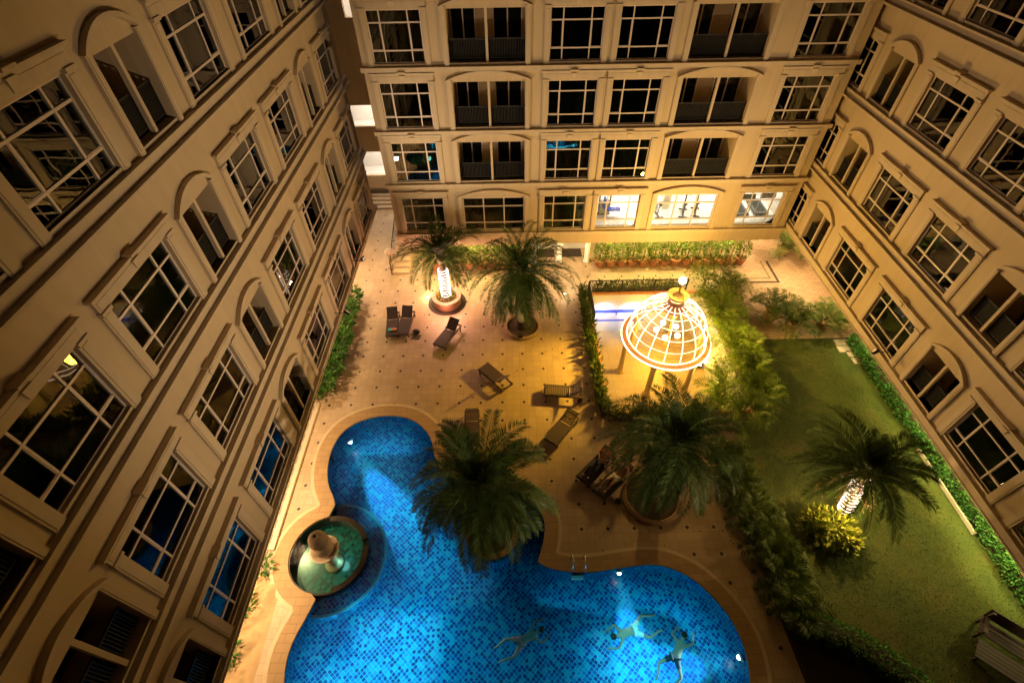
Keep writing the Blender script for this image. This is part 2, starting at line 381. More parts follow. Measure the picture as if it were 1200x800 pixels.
# ------------------------------------------------------------------ ground outline data
BC = (-7.46, 7.62); BR = 1.56           # basin centre, outer radius
pool_main = [(-7.69,9.62),(-7.84,10.00),(-8.18,10.49),(-8.39,11.11),(-8.49,11.75),(-8.49,12.42),(-8.28,13.21),(-7.72,13.83),(-6.75,14.21),(-5.71,14.24),(-4.84,13.97),(-4.15,13.36),(-3.76,12.65),(-3.62,11.88),(-3.14,11.05),(-2.17,10.62),(-0.86,10.51),(0.26,10.13),(0.97,9.53),(1.28,8.78),(1.20,8.1),(1.04,7.57),(0.89,7.17),(1.25,6.93),(2.12,6.75),(3.00,6.74),(4.05,6.90),(5.30,7.02),(6.03,6.86),(6.83,6.41),(7.50,5.59),(7.87,4.80),(7.97,4.02),(7.85,3.09),(7.3,2.1),(6.2,1.3),(4.5,0.9),(0,0.7),(-4,0.8),(-6.6,1.3),(-7.6,2.2),(-7.95,3.31),(-8.07,4.06),(-7.96,4.71),(-7.75,5.26),(-7.55,5.92)]
def smooth(poly, it=2):
    for _ in range(it):
        q = []
        for i in range(len(poly)):
            a = poly[i]; b = poly[(i+1) % len(poly)]
            q += [(a[0]*.75+b[0]*.25, a[1]*.75+b[1]*.25), (a[0]*.25+b[0]*.75, a[1]*.25+b[1]*.75)]
        poly = q
    return poly
def chain(pts, it=2):
    for _ in range(it):
        q = [pts[0]]
        for a, b in zip(pts, pts[1:]): q += [(a[0]*.75+b[0]*.25, a[1]*.75+b[1]*.25), (a[0]*.25+b[0]*.75, a[1]*.25+b[1]*.75)]
        pts = q + [pts[-1]]
    return pts
i_c = 22   # the cusp stays sharp
main_s = chain(pool_main[:i_c+1])[:-1] + chain(pool_main[i_c:])
a0 = atan2(pool_main[0][1]-BC[1], pool_main[0][0]-BC[0]); a1 = atan2(pool_main[-1][1]-BC[1], pool_main[-1][0]-BC[0])
def arc(r, s, e, n, c=BC): return [(c[0]+r*cos(s+(e-s)*i/n), c[1]+r*sin(s+(e-s)*i/n)) for i in range(n+1)]
if a1 < 0: a1 += 2*pi
arcL = arc(BR, a1, a0, 24)[1:-1]          # left side of the basin, from the lower junction to the upper one
arcR = arc(BR, a1, a0 + 2*pi, 30)[1:-1]
hole = main_s + arcL                      # clockwise outline of everything cut from the deck
water_poly = main_s + arcR
PIT = [(4.75, 14.15), (11.6, 14.15), (11.6, 22.85), (4.75, 22.85)]
PITZ = -3.1

def ground_sheet(name, outer, m, z, holes=(), kind='structure'):
    b = MB(); b.sheet(outer, holes, z); return tag(b.build(name, m), kind=kind)
big_hole = hole
ground_sheet('ground', [(-90,-70),(90,-70),(90,120),(-90,120)], M['asph'], -0.04, [hole, PIT])
ground_sheet('pool_deck', [(-8.95,0.2),(9.78,0.2),(9.62,3.06),(9.5,5.7),(9.35,7.8),(9.1,10.57),(9.05,13.6),(11.9,13.7),(11.9,23.0),(13.2,23.6),(13.2,36),(-12.2,36),(-12.2,15.05),(-9.62,15.05),(-9.62,7.5),(-9.3,7.1),(-8.95,6.6)], M['deck'], 0.0, [hole, PIT])
ground_sheet('stone_strip', [(-12.2,6.9),(-9.15,6.9),(-9.3,7.15),(-9.62,7.5),(-9.62,15.05),(-12.2,15.05)], M['stonep'], -0.004)
from mathutils import noise as _nz
b = MB(); nx_, ny_ = 46, 150
for j in range(ny_+1):
    for i in range(nx_+1):
        x = -12.2+3.27*i/nx_; y = .2+6.8*j/ny_
        ed = min(1, max(0, (-9.02-x)/.4))*min(1, max(0, (6.9-y)/.5))
        h = (abs(_nz.noise(Vector((x*1.3, y*.9, 3)))) * .65 + .5*_nz.noise(Vector((x*2.6, y*2.1, 1)))*.35 + .06*_nz.noise(Vector((x*9, y*8, 5))))*ed
        b.v.append((x, y, -.009+max(0, h*.8)))
for j in range(ny_):
    for i in range(nx_): k = j*(nx_+1)+i; b.f.append((k, k+1, k+nx_+2, k+nx_+1))
tag(b.build('sandy_bed', M['sand'], smooth=True), kind='structure')
ground_sheet('lawn', [(10.2,-2),(19.9,-2),(19.9,18.9),(11.9,18.9),(11.9,13.7),(9.05,13.6),(9.1,10.57),(9.35,7.8),(9.5,5.7),(9.62,3.06),(9.78,0.2),(9.78,-2)], M['lawn'], -0.012)
ground_sheet('planting_bed', [(9.1,10.57),(9.35,7.8),(9.5,5.7),(9.62,3.06),(9.72,1.0),(10.3,1.0),(10.15,5.5),(10.0,8.2),(9.9,10.9),(10.6,13.4),(9.06,13.5)], M['soil'], -0.004)
ground_sheet('dark_patio', [(9.75,4.35),(11.0,4.1),(12.0,3.5),(13.0,2.6),(13.4,1.0),(9.75,1.0)], M['darkpave'], -0.002)
ground_sheet('stone_paving', [(11.9,18.9),(22,18.9),(22,36),(13.2,36),(13.2,23.6),(11.9,23.0)], M['stone'], -0.003)
b = MB()
for x0, x1, y0, y1 in ((14.9,16.75,23.72,23.86),(16.6,16.75,23.86,25.9),(14.9,16.3,24.15,24.2),(16.25,16.3,24.2,25.9)): b.sheet([(x0,y0),(x1,y0),(x1,y1),(x0,y1)], (), 0.004)
tag(b.build('paving_border', M['darkpave']), kind='structure')

# stepping stones by the right hedge
for i, (x, y) in enumerate(((18.15,18.55),(18.1,18.05),(18.45,17.7),(18.5,17.2))):
    b = MB(); b.box(x-.42, x+.42, y-.22, y+.22, -0.01, 0.03)
    tag(b.build('paving_slab', M['pale']), '%s pale stepping slab counting from the stone paving towards the lawn' % ORD[i], 'paving slab', 'stepping slabs beside the hedge')

# coping
def offset(poly, d):
    n = len(poly); out = []
    for i in range(n):
        a = Vector(poly[i-1]); b_ = Vector(poly[i]); c = Vector(poly[(i+1) % n])
        t = (c - a); t.normalize(); nrm = Vector((-t.y, t.x))
        out.append((b_.x + nrm.x*d, b_.y + nrm.y*d))
    return out
area2 = sum(hole[i][0]*hole[(i+1) % len(hole)][1] - hole[(i+1) % len(hole)][0]*hole[i][1] for i in range(len(hole)))
sg = 1 if area2 < 0 else -1
def segd(p, poly):
    best = 1e9
    for i in range(len(poly)):
        a_ = Vector(poly[i]); c_ = Vector(poly[(i+1) % len(poly)]); d_ = c_-a_; t_ = max(0, min(1, (Vector(p)-a_).dot(d_)/max(1e-9, d_.length_squared)))
        best = min(best, (Vector(p)-a_-d_*t_).length)
    return best
def clean_offset(poly, d):
    q = [p for p in offset(poly, d) if segd(p, poly) > abs(d)*.985]
    return [p for i, p in enumerate(q) if (Vector(p)-Vector(q[i-1])).length > .02]
o1 = clean_offset(hole, sg*0.54); o2 = clean_offset(hole, sg*0.68); e1 = offset(hole, -sg*0.03)
pool_root = empty('swimming_pool', (0, 0, 0))
tag(pool_root, 'free-form blue mosaic swimming pool lit from under the water', 'swimming pool')
b = MB(); b.sheet(o1, [e1], .035); b.wallband(e1, -.05, .035); b.wallband(o1, .0, .035); b.build('coping', M['cop'], pool_root)
b = MB(); b.sheet(o2, [o1], .020); b.wallband(o2, 0, .02); b.build('coping_border', M['coplight'], pool_root)
b = MB(); b.uv = []
b.wallband(hole, -1.25, -0.0); b.build('pool_wall', M['poolw'], pool_root)
b = MB(); b.sheet([(-9.6,0.1),(8.6,0.1),(8.6,14.6),(-9.6,14.6)], (), -1.2)
b.uv = [(b.v[i][0], b.v[i][1]) for f in b.f for i in f]; b.build('pool_floor', M['pool'], pool_root)
b = MB(); b.sheet(water_poly, (), -0.12); b.wallband(water_poly, -1.30, -.12); nv = len(b.v); b.sheet(water_poly, (), -1.30)
b.build('water', M['water'], pool_root)
# bench step round the basin
b = MB(); b.uv = []
so = arc(2.22, a1-0.06, a0+2*pi+0.10, 40); si = arc(BR, a1-0.06, a0+2*pi+0.10, 40)
for i in range(40):
    b.quad((*si[i],-0.5),(*so[i],-0.5),(*so[i+1],-0.5),(*si[i+1],-0.5)); b.uv += [si[i],so[i],so[i+1],si[i+1]]
    L0 = 2.42*i*0.1; L1 = 2.42*(i+1)*0.1
    b.quad((*so[i],-1.2),(*so[i+1],-1.2),(*so[i+1],-0.5),(*so[i],-0.5)); b.uv += [(L0,0),(L1,0),(L1,.7),(L0,.7)]
b.build('bench_step', M['pool'], pool_root)
b = MB()
so2 = arc(2.24, a1-0.06, a0+2*pi+0.10, 40); si2 = arc(2.13, a1-0.06, a0+2*pi+0.10, 40)
for i in range(40): b.hexa([(*si2[i],-0.54),(*so2[i],-0.54),(*so2[i+1],-0.54),(*si2[i+1],-0.54),(*si2[i],-0.49),(*so2[i],-0.49),(*so2[i+1],-0.49),(*si2[i+1],-0.49)])
b.build('step_nosing', plain('pale_nosing_tile', (0.08, 0.38, 0.50), 0.4), pool_root)
# planter island for the palm that stands in the bay
# fountain basin
bas = empty('fountain_basin', (BC[0], BC[1], 0)); tag(bas, 'round green tiled fountain basin with dark rim at the edge of the pool', 'basin')
b = MB(); b.uv = []
n = 64
def pt(r, a): return (r*cos(a), r*sin(a))
for i in range(n):
    A0 = 2*pi*i/n; A1 = 2*pi*(i+1)/n; am = (A0+A1)/2
    zt = -0.035 if abs((am - 0.30)) > 0.10 else -0.115        # overflow notch on the pool side
    wet = -1.25 < ((am + pi) % (2*pi)) - pi < 1.75
    ri = 1.35 if wet else 1.49
    p0, p1, q0, q1 = pt(ri,A0), pt(ri,A1), pt(1.555,A0), pt(1.555,A1)
    b.quad((*p0,zt),(*q0,zt),(*q1,zt),(*p1,zt)); b.uv += [(A0*1.6,0),(A0*1.6,.27),(A1*1.6,.27),(A1*1.6,0)]
    b.quad((*q0,-1.2),(*q1,-1.2),(*q1,zt),(*q0,zt)); b.uv += [(A0*1.7,-1.2),(A1*1.7,-1.2),(A1*1.7,zt),(A0*1.7,zt)]
    b.quad((*p1,-.6),(*p0,-.6),(*p0,zt),(*p1,zt)); b.uv += [(A1*1.4,-.6),(A0*1.4,-.6),(A0*1.4,zt),(A1*1.4,zt)]
b.build('rim', M['basinrim'], bas)
b = MB(); b.sheet([pt(1.54, 2*pi*i/n) for i in range(n)], (), -0.58); b.uv = [(b.v[i][0], b.v[i][1]) for f in b.f for i in f]; b.build('basin_floor', M['basin'], bas)
b = MB(); b.sheet([pt(1.52, 2*pi*i/n) for i in range(n)], (), -0.10); b.build('water', M['gwater'], bas)
fo = empty('fountain', (-7.30, 7.42, -0.58)); tag(fo, 'tiered sandstone fountain with bowl and urn top rising from the green basin', 'fountain'); fo.scale = (1, 1, .9)
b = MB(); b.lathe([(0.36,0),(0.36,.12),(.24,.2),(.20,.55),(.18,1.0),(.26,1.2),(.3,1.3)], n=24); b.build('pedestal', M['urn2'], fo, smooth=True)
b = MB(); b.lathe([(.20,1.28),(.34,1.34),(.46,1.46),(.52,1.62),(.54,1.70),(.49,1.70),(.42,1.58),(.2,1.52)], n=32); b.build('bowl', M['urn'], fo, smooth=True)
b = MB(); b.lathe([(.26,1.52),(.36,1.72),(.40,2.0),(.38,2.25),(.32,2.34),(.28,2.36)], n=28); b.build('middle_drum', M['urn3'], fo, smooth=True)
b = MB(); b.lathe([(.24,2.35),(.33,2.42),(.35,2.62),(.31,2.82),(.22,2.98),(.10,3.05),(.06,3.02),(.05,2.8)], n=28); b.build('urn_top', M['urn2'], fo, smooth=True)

# island planter in the bay under the crown of the pool palm
# ------------------------------------------------------------------ building wings (local: x along wall, y into wall, z up)
GLW = -0.08
def window_proto(hw, hgt, m_trim, side=True):
    """window frame mesh with pane, curtain, surround; origin top centre of the glass, on the wall plane"""
    b = MB(); t = 0.042
    b.fbox(-hw, hw, -.12, -.065, -t, 0); b.fbox(-hw, hw, -.12, -.065, -hgt, -hgt+t)
    b.fbox(-hw, -hw+t, -.12, -.065, -hgt+t, -t); b.fbox(hw-t, hw, -.12, -.065, -hgt+t, -t)
    x1 = hw*0.52; ztop = -hgt*0.235; zbot = -hgt*0.755
    for z in (ztop, zbot): b.fbox(-hw+t, hw-t, -.117, -.055, z-.028, z+.028)
    for x in (-x1, x1):
        for z0, z1 in ((-hgt+t, zbot-.033), (zbot+.033, ztop-.033), (ztop+.033, -t)): b.fbox(x-.026, x+.026, -.115, -.060, z0, z1)
    for sx in (-1, 1):   # sashes of the opening lights
        xa, xb = sorted((sx*(x1+.03), sx*(hw-t)))
        b.fbox(xa, xa+.02, -.11, -.068, zbot+.033, ztop-.033); b.fbox(xb-.02, xb, -.11, -.068, zbot+.033, ztop-.033)
        b.fbox(xa+.03, xb-.03, -.11, -.068, zbot+.028, zbot+.052)
    fr = b.build('window', M['frame'])
    b = MB(); b.fbox(-hw+.02, hw-.02, -.095, -.085, -hgt+.02, -.02); pane = b.build('pane', M['glass'], fr)
    # surround: jamb strips, lintel, cap, keystone, sill
    b = MB(); jw = .30 if side else .25
    for s in (-1, 1):
        u0, u1 = sorted((s*hw, s*(hw+jw)))
        b.fbox(u0, u1, 0.0, .055, -hgt-.13, -.0); ui0, ui1 = sorted((s*(hw+.07), s*(hw+jw-.05)))
        b.fbox(ui0, ui1, .055, .070, -hgt-.10, -.06)
        uc0, uc1 = sorted((s*(hw-.01), s*(hw+jw+.02)))
        b.fbox(uc0, uc1, .0, .125, .0, .085)
    b.fbox(-hw-jw, hw+jw, 0, .085, .085, .36)
    b.fbox(-hw-jw+.06, hw+jw-.06, .085, .095, .125, .30)
    b.fbox(-hw-jw-.04, hw+jw+.04, 0, .115, .36, .41)
    b.fbox(-hw-jw-.08, hw+jw+.08, 0, .17, .41, .46)
    b.hexa([(-.09,-.0,.12),(.09,-.0,.12),(.08,-.115,.12),(-.08,-.115,.12),(-.13,0,.35),(.13,0,.35),(.13,-.16,.35),(-.13,-.16,.35)])
    b.fbox(-.17, .17, 0, .235, .46, .52)
    b.fbox(-hw, hw, -.12, .035, -hgt-.07, -hgt-.0)
    su = b.build('surround', m_trim, fr, recalc=True)
    cur = []
    for k in range(3):
        rr = random.Random(k*7+int(hw*100)); c = MB(); N = 56
        gap = (0.0, 0.25, 0.5)[k]
        prev = None
        for i in range(N+1):
            x = -hw + 2*hw*i/N; y = .22 + .045*sin(i*1.35+k) + rr.uniform(-.012, .012)
            cu = (x, y)
            if prev and not (abs((x+prev[0])/2) < gap*hw*0.8):
                c.quad((prev[0], prev[1], -hgt), (cu[0], cu[1], -hgt), (cu[0], cu[1], 0), (prev[0], prev[1], 0))
            prev = cu
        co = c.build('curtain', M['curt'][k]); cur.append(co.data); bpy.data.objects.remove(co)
    return fr, pane, su, cur
def arcpts(a, s, z0, n=18):
    r = (a*a + s*s) / (2*s); th = math.asin(min(1, a/r)) if s < a else pi - math.asin(a/r)
    return [(r*sin(-th+2*th*i/n), z0 + r*cos(-th+2*th*i/n) - r*cos(th)) for i in range(n+1)]
def balcony_proto(hw, hgt, wide=False):
    """recess behind the wall opening; origin top centre of the opening on the wall plane"""
    b = MB(); D = 1.35; e = .004
    x0, x1, z0, z1 = -hw, hw, -hgt, 0
    b.quad((x0,.30,z0-.02),(x0,D,z0-.02),(x0,D,z1+.12),(x0,.30,z1+.12)); b.quad((x1,.30,z0-.02),(x1,D,z0-.02),(x1,D,z1+.12),(x1,.30,z1+.12))
    b.quad((x0,.30,z1+.12),(x1,.30,z1+.12),(x1,D,z1+.12),(x0,D,z1+.12)); b.quad((x0,.30,z0-.02),(x1,.30,z0-.02),(x1,D,z0-.02),(x0,D,z0-.02))
    b.quad((x0,D,z0-.02),(x1,D,z0-.02),(x1,D,z1+.12),(x0,D,z1+.12))
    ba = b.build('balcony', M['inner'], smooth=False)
    # doors
    d = MB(); g = MB(); dw = hw*0.44 if wide else hw*0.62
    spans = ((-hw*.96, -hw*.96+2*dw*.75), (hw*.16, hw*.16+2*dw*.88)) if wide else ((-hw*.35, hw*.92),)
    for p, q in spans:
        d.box(p, q, D-.06, D-.01, -.10, -.04); d.box(p, p+.05, D-.06, D-.01, z0, -.10); d.box(q-.05, q, D-.06, D-.01, z0, -.10)
        mxx = (p+q)/2; d.box(mxx-.03, mxx+.03, D-.07, D-.015, z0, -.10)
        g.box(p+.05, mxx-.03, D-.04, D-.03, z0, -.10); g.box(mxx+.03, q-.05, D-.04, D-.03, z0, -.10)
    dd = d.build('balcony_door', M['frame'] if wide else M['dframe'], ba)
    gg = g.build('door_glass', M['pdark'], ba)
    r = MB(); rz = z0 + .92
    r.box(x0, x1, .16, .20, rz-.05, rz); r.box(x0, x1, .165, .195, z0+.10, z0+.14)
    n = int((x1-x0)/.07)
    for i in range(n+1):
        x = x0+.02+(x1-x0-.04)*i/n; r.box(x-.014, x+.014, .170, .190, z0+.14, rz-.05)
    rl = r.build('railing', M['rail'], ba); sp = MB(); sp.box(x0, x1, .21, .216, z0+.02, rz-.08); sp.build('rail_panel', M['smoked'], ba)
    p = MB(); p.box(-.055, .055, .02, .14, z0, z1); po = p.build('post', M['trim'], ba)
    s = MB(); jw = .20 if not wide else .24; a = hw + jw
    for k in (-1, 1):
        u0, u1 = sorted((k*hw, k*a)); s.fbox(u0, u1, 0, .09, -hgt-.13, .10)
        u0, u1 = sorted((k*(hw+.04), k*(a-.05))); s.fbox(u0, u1, .09, .105, -hgt-.10, .10)
    sag = .36 if not wide else .30
    pi_ = arcpts(a-.10, sag, .10); po_ = arcpts(a+.04, sag+.11, .10)
    for i in range(len(pi_)-1):
        A, B_, C_, D_ = pi_[i], pi_[i+1], po_[i+1], po_[i]
        s.hexa([(A[0],0,A[1]),(B_[0],0,B_[1]),(B_[0],-.15,B_[1]),(A[0],-.15,A[1]),(D_[0],0,D_[1]),(C_[0],0,C_[1]),(C_[0],-.15,C_[1]),(D_[0],-.15,D_[1])])
    s.fbox(-hw, hw, -.30, .03, -hgt-.06, -hgt)
    sr = s.build('arch_surround', M['trim'], ba, recalc=True)
    return ba
M['smoked'] = glass('smoked_glass', (0.22, 0.22, 0.21), ior=1.15)
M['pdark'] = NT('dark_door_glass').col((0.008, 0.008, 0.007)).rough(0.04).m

def clone(o, parent, loc, mats=None):
    c = copy_tree(o, parent); c.location = loc; return c
def facade_wall(u0, u1, z0, z1, openings, thick=.30):
    """front sheet, back sheet and reveals of a wall with rectangular openings (ua, ub, za, zb)"""
    b = MB()
    us = sorted(set([u0, u1] + [o[0] for o in openings] + [o[1] for o in openings]))
    zs = sorted(set([z0, z1] + [o[2] for o in openings] + [o[3] for o in openings]))
    for j in range(len(zs)-1):
        run = None
        for i in range(len(us)-1):
            um = (us[i]+us[i+1])/2; zm = (zs[j]+zs[j+1])/2
            ins = any(o[0] < um < o[1] and o[2] < zm < o[3] for o in openings)
            if not ins and run is None: run = us[i]
            if run is not None and (ins or i == len(us)-2):
                e = us[i] if ins else us[i+1]
                b.quad((run,0,zs[j]),(e,0,zs[j]),(e,0,zs[j+1]),(run,0,zs[j+1]))
                b.quad((e,thick,zs[j]),(run,thick,zs[j]),(run,thick,zs[j+1]),(e,thick,zs[j+1])); run = None
    for ua, ub, za, zb in openings:
        b.quad((ua,0,za),(ua,thick,za),(ua,thick,zb),(ua,0,zb)); b.quad((ub,thick,za),(ub,0,za),(ub,0,zb),(ub,thick,zb))
        b.quad((ua,0,zb),(ua,thick,zb),(ub,thick,zb),(ub,0,zb)); b.quad((ua,thick,za),(ua,0,za),(ub,0,za),(ub,thick,za))
    return b

HW, HG = 1.225, 1.85
wS = window_proto(HW, HG, M['trim'])
aS = balcony_proto(.86, 1.86)
HWB, HGB = 1.16, 2.07
wB = window_proto(HWB, HGB, M['trim'], False)
aB = balcony_proto(1.70, 2.07, True)
wrand = random.Random(5)
def place_window(wing, proto, u, zt, cur=None, cmat=None):
    fr, pane, su, curs = proto
    w = fr.copy(); C.objects.link(w); w.parent = wing; w.location = (u, 0, zt)
    for q in (pane, su):
        c = q.copy(); C.objects.link(c); c.parent = w
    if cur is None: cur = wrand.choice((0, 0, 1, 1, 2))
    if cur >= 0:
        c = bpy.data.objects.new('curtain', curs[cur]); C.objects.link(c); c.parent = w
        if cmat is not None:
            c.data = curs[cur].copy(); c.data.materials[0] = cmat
    return w
TOPS = [20 - d for d in (3.15, 6.81, 10.48, 14.14)]
WU = [5.3, 8.88, 15.0, 18.75, 25.1]; AU = [2.45, 11.85, 22.0]
def side_wing(name, label, loc, rz, sgn, u_end, base):
    wing = empty(name, loc, rz); tag(wing, label, 'building')
    op = []
    for zt in TOPS:
        for u in WU: op.append((sgn*u-HW, sgn*u+HW, zt-HG, zt))
        for u in AU: op.append((sgn*u-.86, sgn*u+.86, zt-1.86, zt))
    ua, ub = sorted((sgn*-6, sgn*u_end))
    b = facade_wall(ua, ub, base, 23.5, op)
    # soffit, end wall and recessed ground-floor wall
    b.quad((ua,0,base),(ub,0,base),(ub,3.4,base),(ua,3.4,base))
    ue = sgn*u_end
    b.quad((ue,0,base),(ue,9,base),(ue,9,23.5),(ue,0,23.5))
    b.quad((ua,3.2,-.05),(ub,3.2,-.05),(ub,3.2,base),(ua,3.2,base))
    b.quad((ue,3.2,-.05),(ue,9,-.05),(ue,9,base),(ue,3.2,base))
    b.quad((ua,0,23.5),(ub,0,23.5),(ub,9,23.5),(ua,9,23.5))
    b.quad((ua,9,base),(ub,9,base),(ub,9,23.5),(ua,9,23.5))
    b.build('wall', M['wall'], wing)
    for i, zt in enumerate(TOPS):
        last = i == 3; zb = zt - HG; lg = MB(); uu = ub if sgn > 0 else ub; ul = ua
        e0, e1 = ul, uu
        if sgn > 0: e1 += .10
        else: e0 -= .10
        zlo = base if last else zb - .40
        lg.fbox(e0, e1, 0, .145, zlo, zb-.16); lg.fbox(e0, e1, 0, .17, zb-.16, zb-.13)
        if not last: lg.fbox(e0, e1, 0, .285, zb-.48, zb-.40)
        else: lg.fbox(e0, e1, 0, .185, base-.05, base)
        lg.build('ledge', M['trim'], wing)
        for u in WU:
            bright = (sgn > 0 and i == 0 and u == 18.75)
            if bright: place_window(wing, wS, sgn*u, zt, 1, M['curt'][3])
            else: place_window(wing, wS, sgn*u, zt)
        for u in AU: clone(aS, wing, (sgn*u, 0, zt))
    return wing
leftw = side_wing('hotel_wing', 'cream hotel wing with rows of tall windows rising beside the fountain and pool', (-8.32, 0, 0), pi/2, 1, 27.1, 3.72)
rightw = side_wing('hotel_wing', 'cream hotel wing with arched balconies rising over the lawn and its clipped hedge', (16.12, 0, 0), -pi/2, -1, 40, 3.55)
# back wing
YB = 24.42
backw = empty('hotel_wing', (0, YB, 0)); tag(backw, 'cream hotel wing facing the camera with a brightly lit gym on its lowest floor', 'building')
BW = [-4.80, 3.04, 6.02, 14.0]; BA = [-0.88, 9.78]
BT = [20 - d for d in (2.52, 5.38, 8.26, 11.09, 14.18)]
op = []
for i, zt in enumerate(BT):
    for u in BW: op.append((u-HWB, u+HWB, zt-HGB, zt))
    for u in BA: op.append((u-1.70, u+1.70, zt-HGB, zt))
b = facade_wall(-6.5, 15.85, 2.72, 23.5, op)
x0, x1, z0 = -6.5, 15.85, 2.72
b.quad((x0,0,z0),(x1,0,z0),(x1,3.4,z0),(x0,3.4,z0)); b.quad((x0,0,z0),(x0,12,z0),(x0,12,23.5),(x0,0,23.5)); b.quad((x1,0,z0),(x1,12,z0),(x1,12,23.5),(x1,0,23.5))
b.quad((x0,3.3,-.05),(x1,3.3,-.05),(x1,3.3,z0),(x0,3.3,z0)); b.quad((x0,0,23.5),(x1,0,23.5),(x1,12,23.5),(x0,12,23.5))
b.quad((x0,3.3,-.05),(x0,12,-.05),(x0,12,z0),(x0,3.3,z0)); b.quad((x1,3.3,-.05),(x1,12,-.05),(x1,12,z0),(x1,3.3,z0))
b.quad((x0,4.7,z0),(x1,4.7,z0),(x1,4.7,23.5),(x0,4.7,23.5))
b.build('wall', M['wall'], backw)
for i, zt in enumerate(BT):
    zb = zt - HGB; lg = MB()
    lg.fbox(-6.6, 15.95, 0, .14, zb-.32, zb-.15); lg.fbox(-6.6, 15.95, 0, .17, zb-.15, zb-.12); lg.build('ledge', M['trim'], backw)
    for k, u in enumerate(BW):
        gym = i == 4 and k >= 2
        w = place_window(backw, wB, u, zt, -1 if gym else None)
        if gym:
            for q in [x for x in S.objects if x.parent == w and x.name.startswith('pane')]:
                q.data = q.data.copy(); q.data.materials[0] = M['cglass']
    for k, u in enumerate(BA):
        if i < 4: clone(aB, backw, (u, 0, zt))
# the lowest floor has wide windows under the arches instead of balconies
def wide_window(u, zt, gm, curtain):
    b = MB(); hw = 1.70; h = HGB; t = .06
    b.fbox(-hw, hw, -.12, -.03, -t, 0); b.fbox(-hw, hw, -.12, -.03, -h, -h+t); b.fbox(-hw, -hw+t, -.12, -.03, -h+t, -t); b.fbox(hw-t, hw, -.12, -.03, -h+t, -t)
    for z in (-h*.27, -h*.77): b.fbox(-hw+t, hw-t, -.117, -.035, z-.03, z+.03)
    for x in (-hw/3, hw/3):
        for za, zb in ((-h+t, -h*.77-.03), (-h*.77+.03, -h*.27-.03), (-h*.27+.03, -t)): b.fbox(x-.03, x+.03, -.115, -.03, za, zb)
    w = b.build('window', M['frame'], backw, (u, 0, zt))
    b = MB(); b.fbox(-hw+.02, hw-.02, -.095, -.085, -h+.02, -.02); b.build('pane', gm, w)
    sr = [x for x in S.objects if x.parent == aB and x.name.startswith('arch_surround')][0]
    c = sr.copy(); C.objects.link(c); c.parent = w
    if curtain:
        b = MB(); prev = None
        for i in range(71):
            x = -hw+2*hw*i/70; y = .24+.05*sin(i*1.2)
            if prev and abs(x-.1) > .5: b.quad((prev[0],prev[1],-h),(x,y,-h),(x,y,0),(prev[0],prev[1],0))
            prev = (x, y)
        b.build('curtain', M['curt'][2], w)
wide_window(BA[0], BT[4], M['glass'], True)
wide_window(BA[1], BT[4], M['cglass'], False)
for o in (wS[0], wB[0]):
    for q in [x for x in S.objects if x.parent == o]: bpy.data.objects.remove(q)
    bpy.data.objects.remove(o)
for o in (aS, aB):
    for q in [x for x in S.objects if x.parent == o]: bpy.data.objects.remove(q)
    bpy.data.objects.remove(o)
# gym room
gz = BT[4] - HGB - .08
b = MB(); y0, y1 = .31, 4.6; xa, xb = 4.75, 15.7; zc = gz + 2.75
b.quad((xa,y0,gz),(xb,y0,gz),(xb,y1,gz),(xa,y1,gz)); b.quad((xa,y1,gz),(xb,y1,gz),(xb,y1,zc),(xa,y1,zc)); b.quad((xa,y0,gz),(xa,y1,gz),(xa,y1,zc),(xa,y0,zc)); b.quad((xb,y0,gz),(xb,y1,gz),(xb,y1,zc),(xb,y0,zc)); b.quad((xa,y0,zc),(xb,y0,zc),(xb,y1,zc),(xa,y1,zc))
b.box(9.2, 9.65, 2.0, 2.5, gz, zc)
b.build('gym_interior', M['white'], backw)
for u in (6.2, 8.2, 10.8, 13.4, 15.0):
    b = MB(); b.box(u-.55, u+.55, 1.7, 2.6, zc-.06, zc-.02); b.build('ceiling_panel', M['e_gym'], backw)
    area((u, YB+2.1, zc-.08), 1.1, .9, 95, (1.0, 0.90, 0.74))
# ground-floor recess of the back wing: pillars, mats, lamps
for u in (1.55, 3.15, 4.95):
    b = MB(); b.lathe([(.22,0),(.22,.12),(.17,.16),(.16,2.3),(.22,2.45),(.24,2.72)], (u, 1.75, 0), 16); b.build('column', M['white'], backw, smooth=True)
b = MB(); b.box(1.75, 2.95, 2.3, 3.2, 0, .012); b.box(3.35, 4.75, 2.3, 3.2, 0, .012); b.build('door_mat', M['darkpave'], backw)
b = MB(); b.quad((1.4,3.28,0),(5.1,3.28,0),(5.1,3.28,2.7),(1.4,3.28,2.7)); b.build('recess_panel', M['white'], backw)
for u in (-5, -2.5, 0, 2.3, 4.1, 6.5, 8.8, 11, 13.5):
    bright = 2 < u < 5
    b = MB(); b.lathe([(.09,2.69),(.09,2.715)], (u, 1.4, 0), 14); b.build('downlight', M['e_white'], backw)
    spot((u, YB+1.35, 2.66), (u, YB+1.0, 0), 330 if bright else 560, (1.0, 0.72, 0.40) if bright else (1.0, 0.80, 0.26), 130, 0.8)
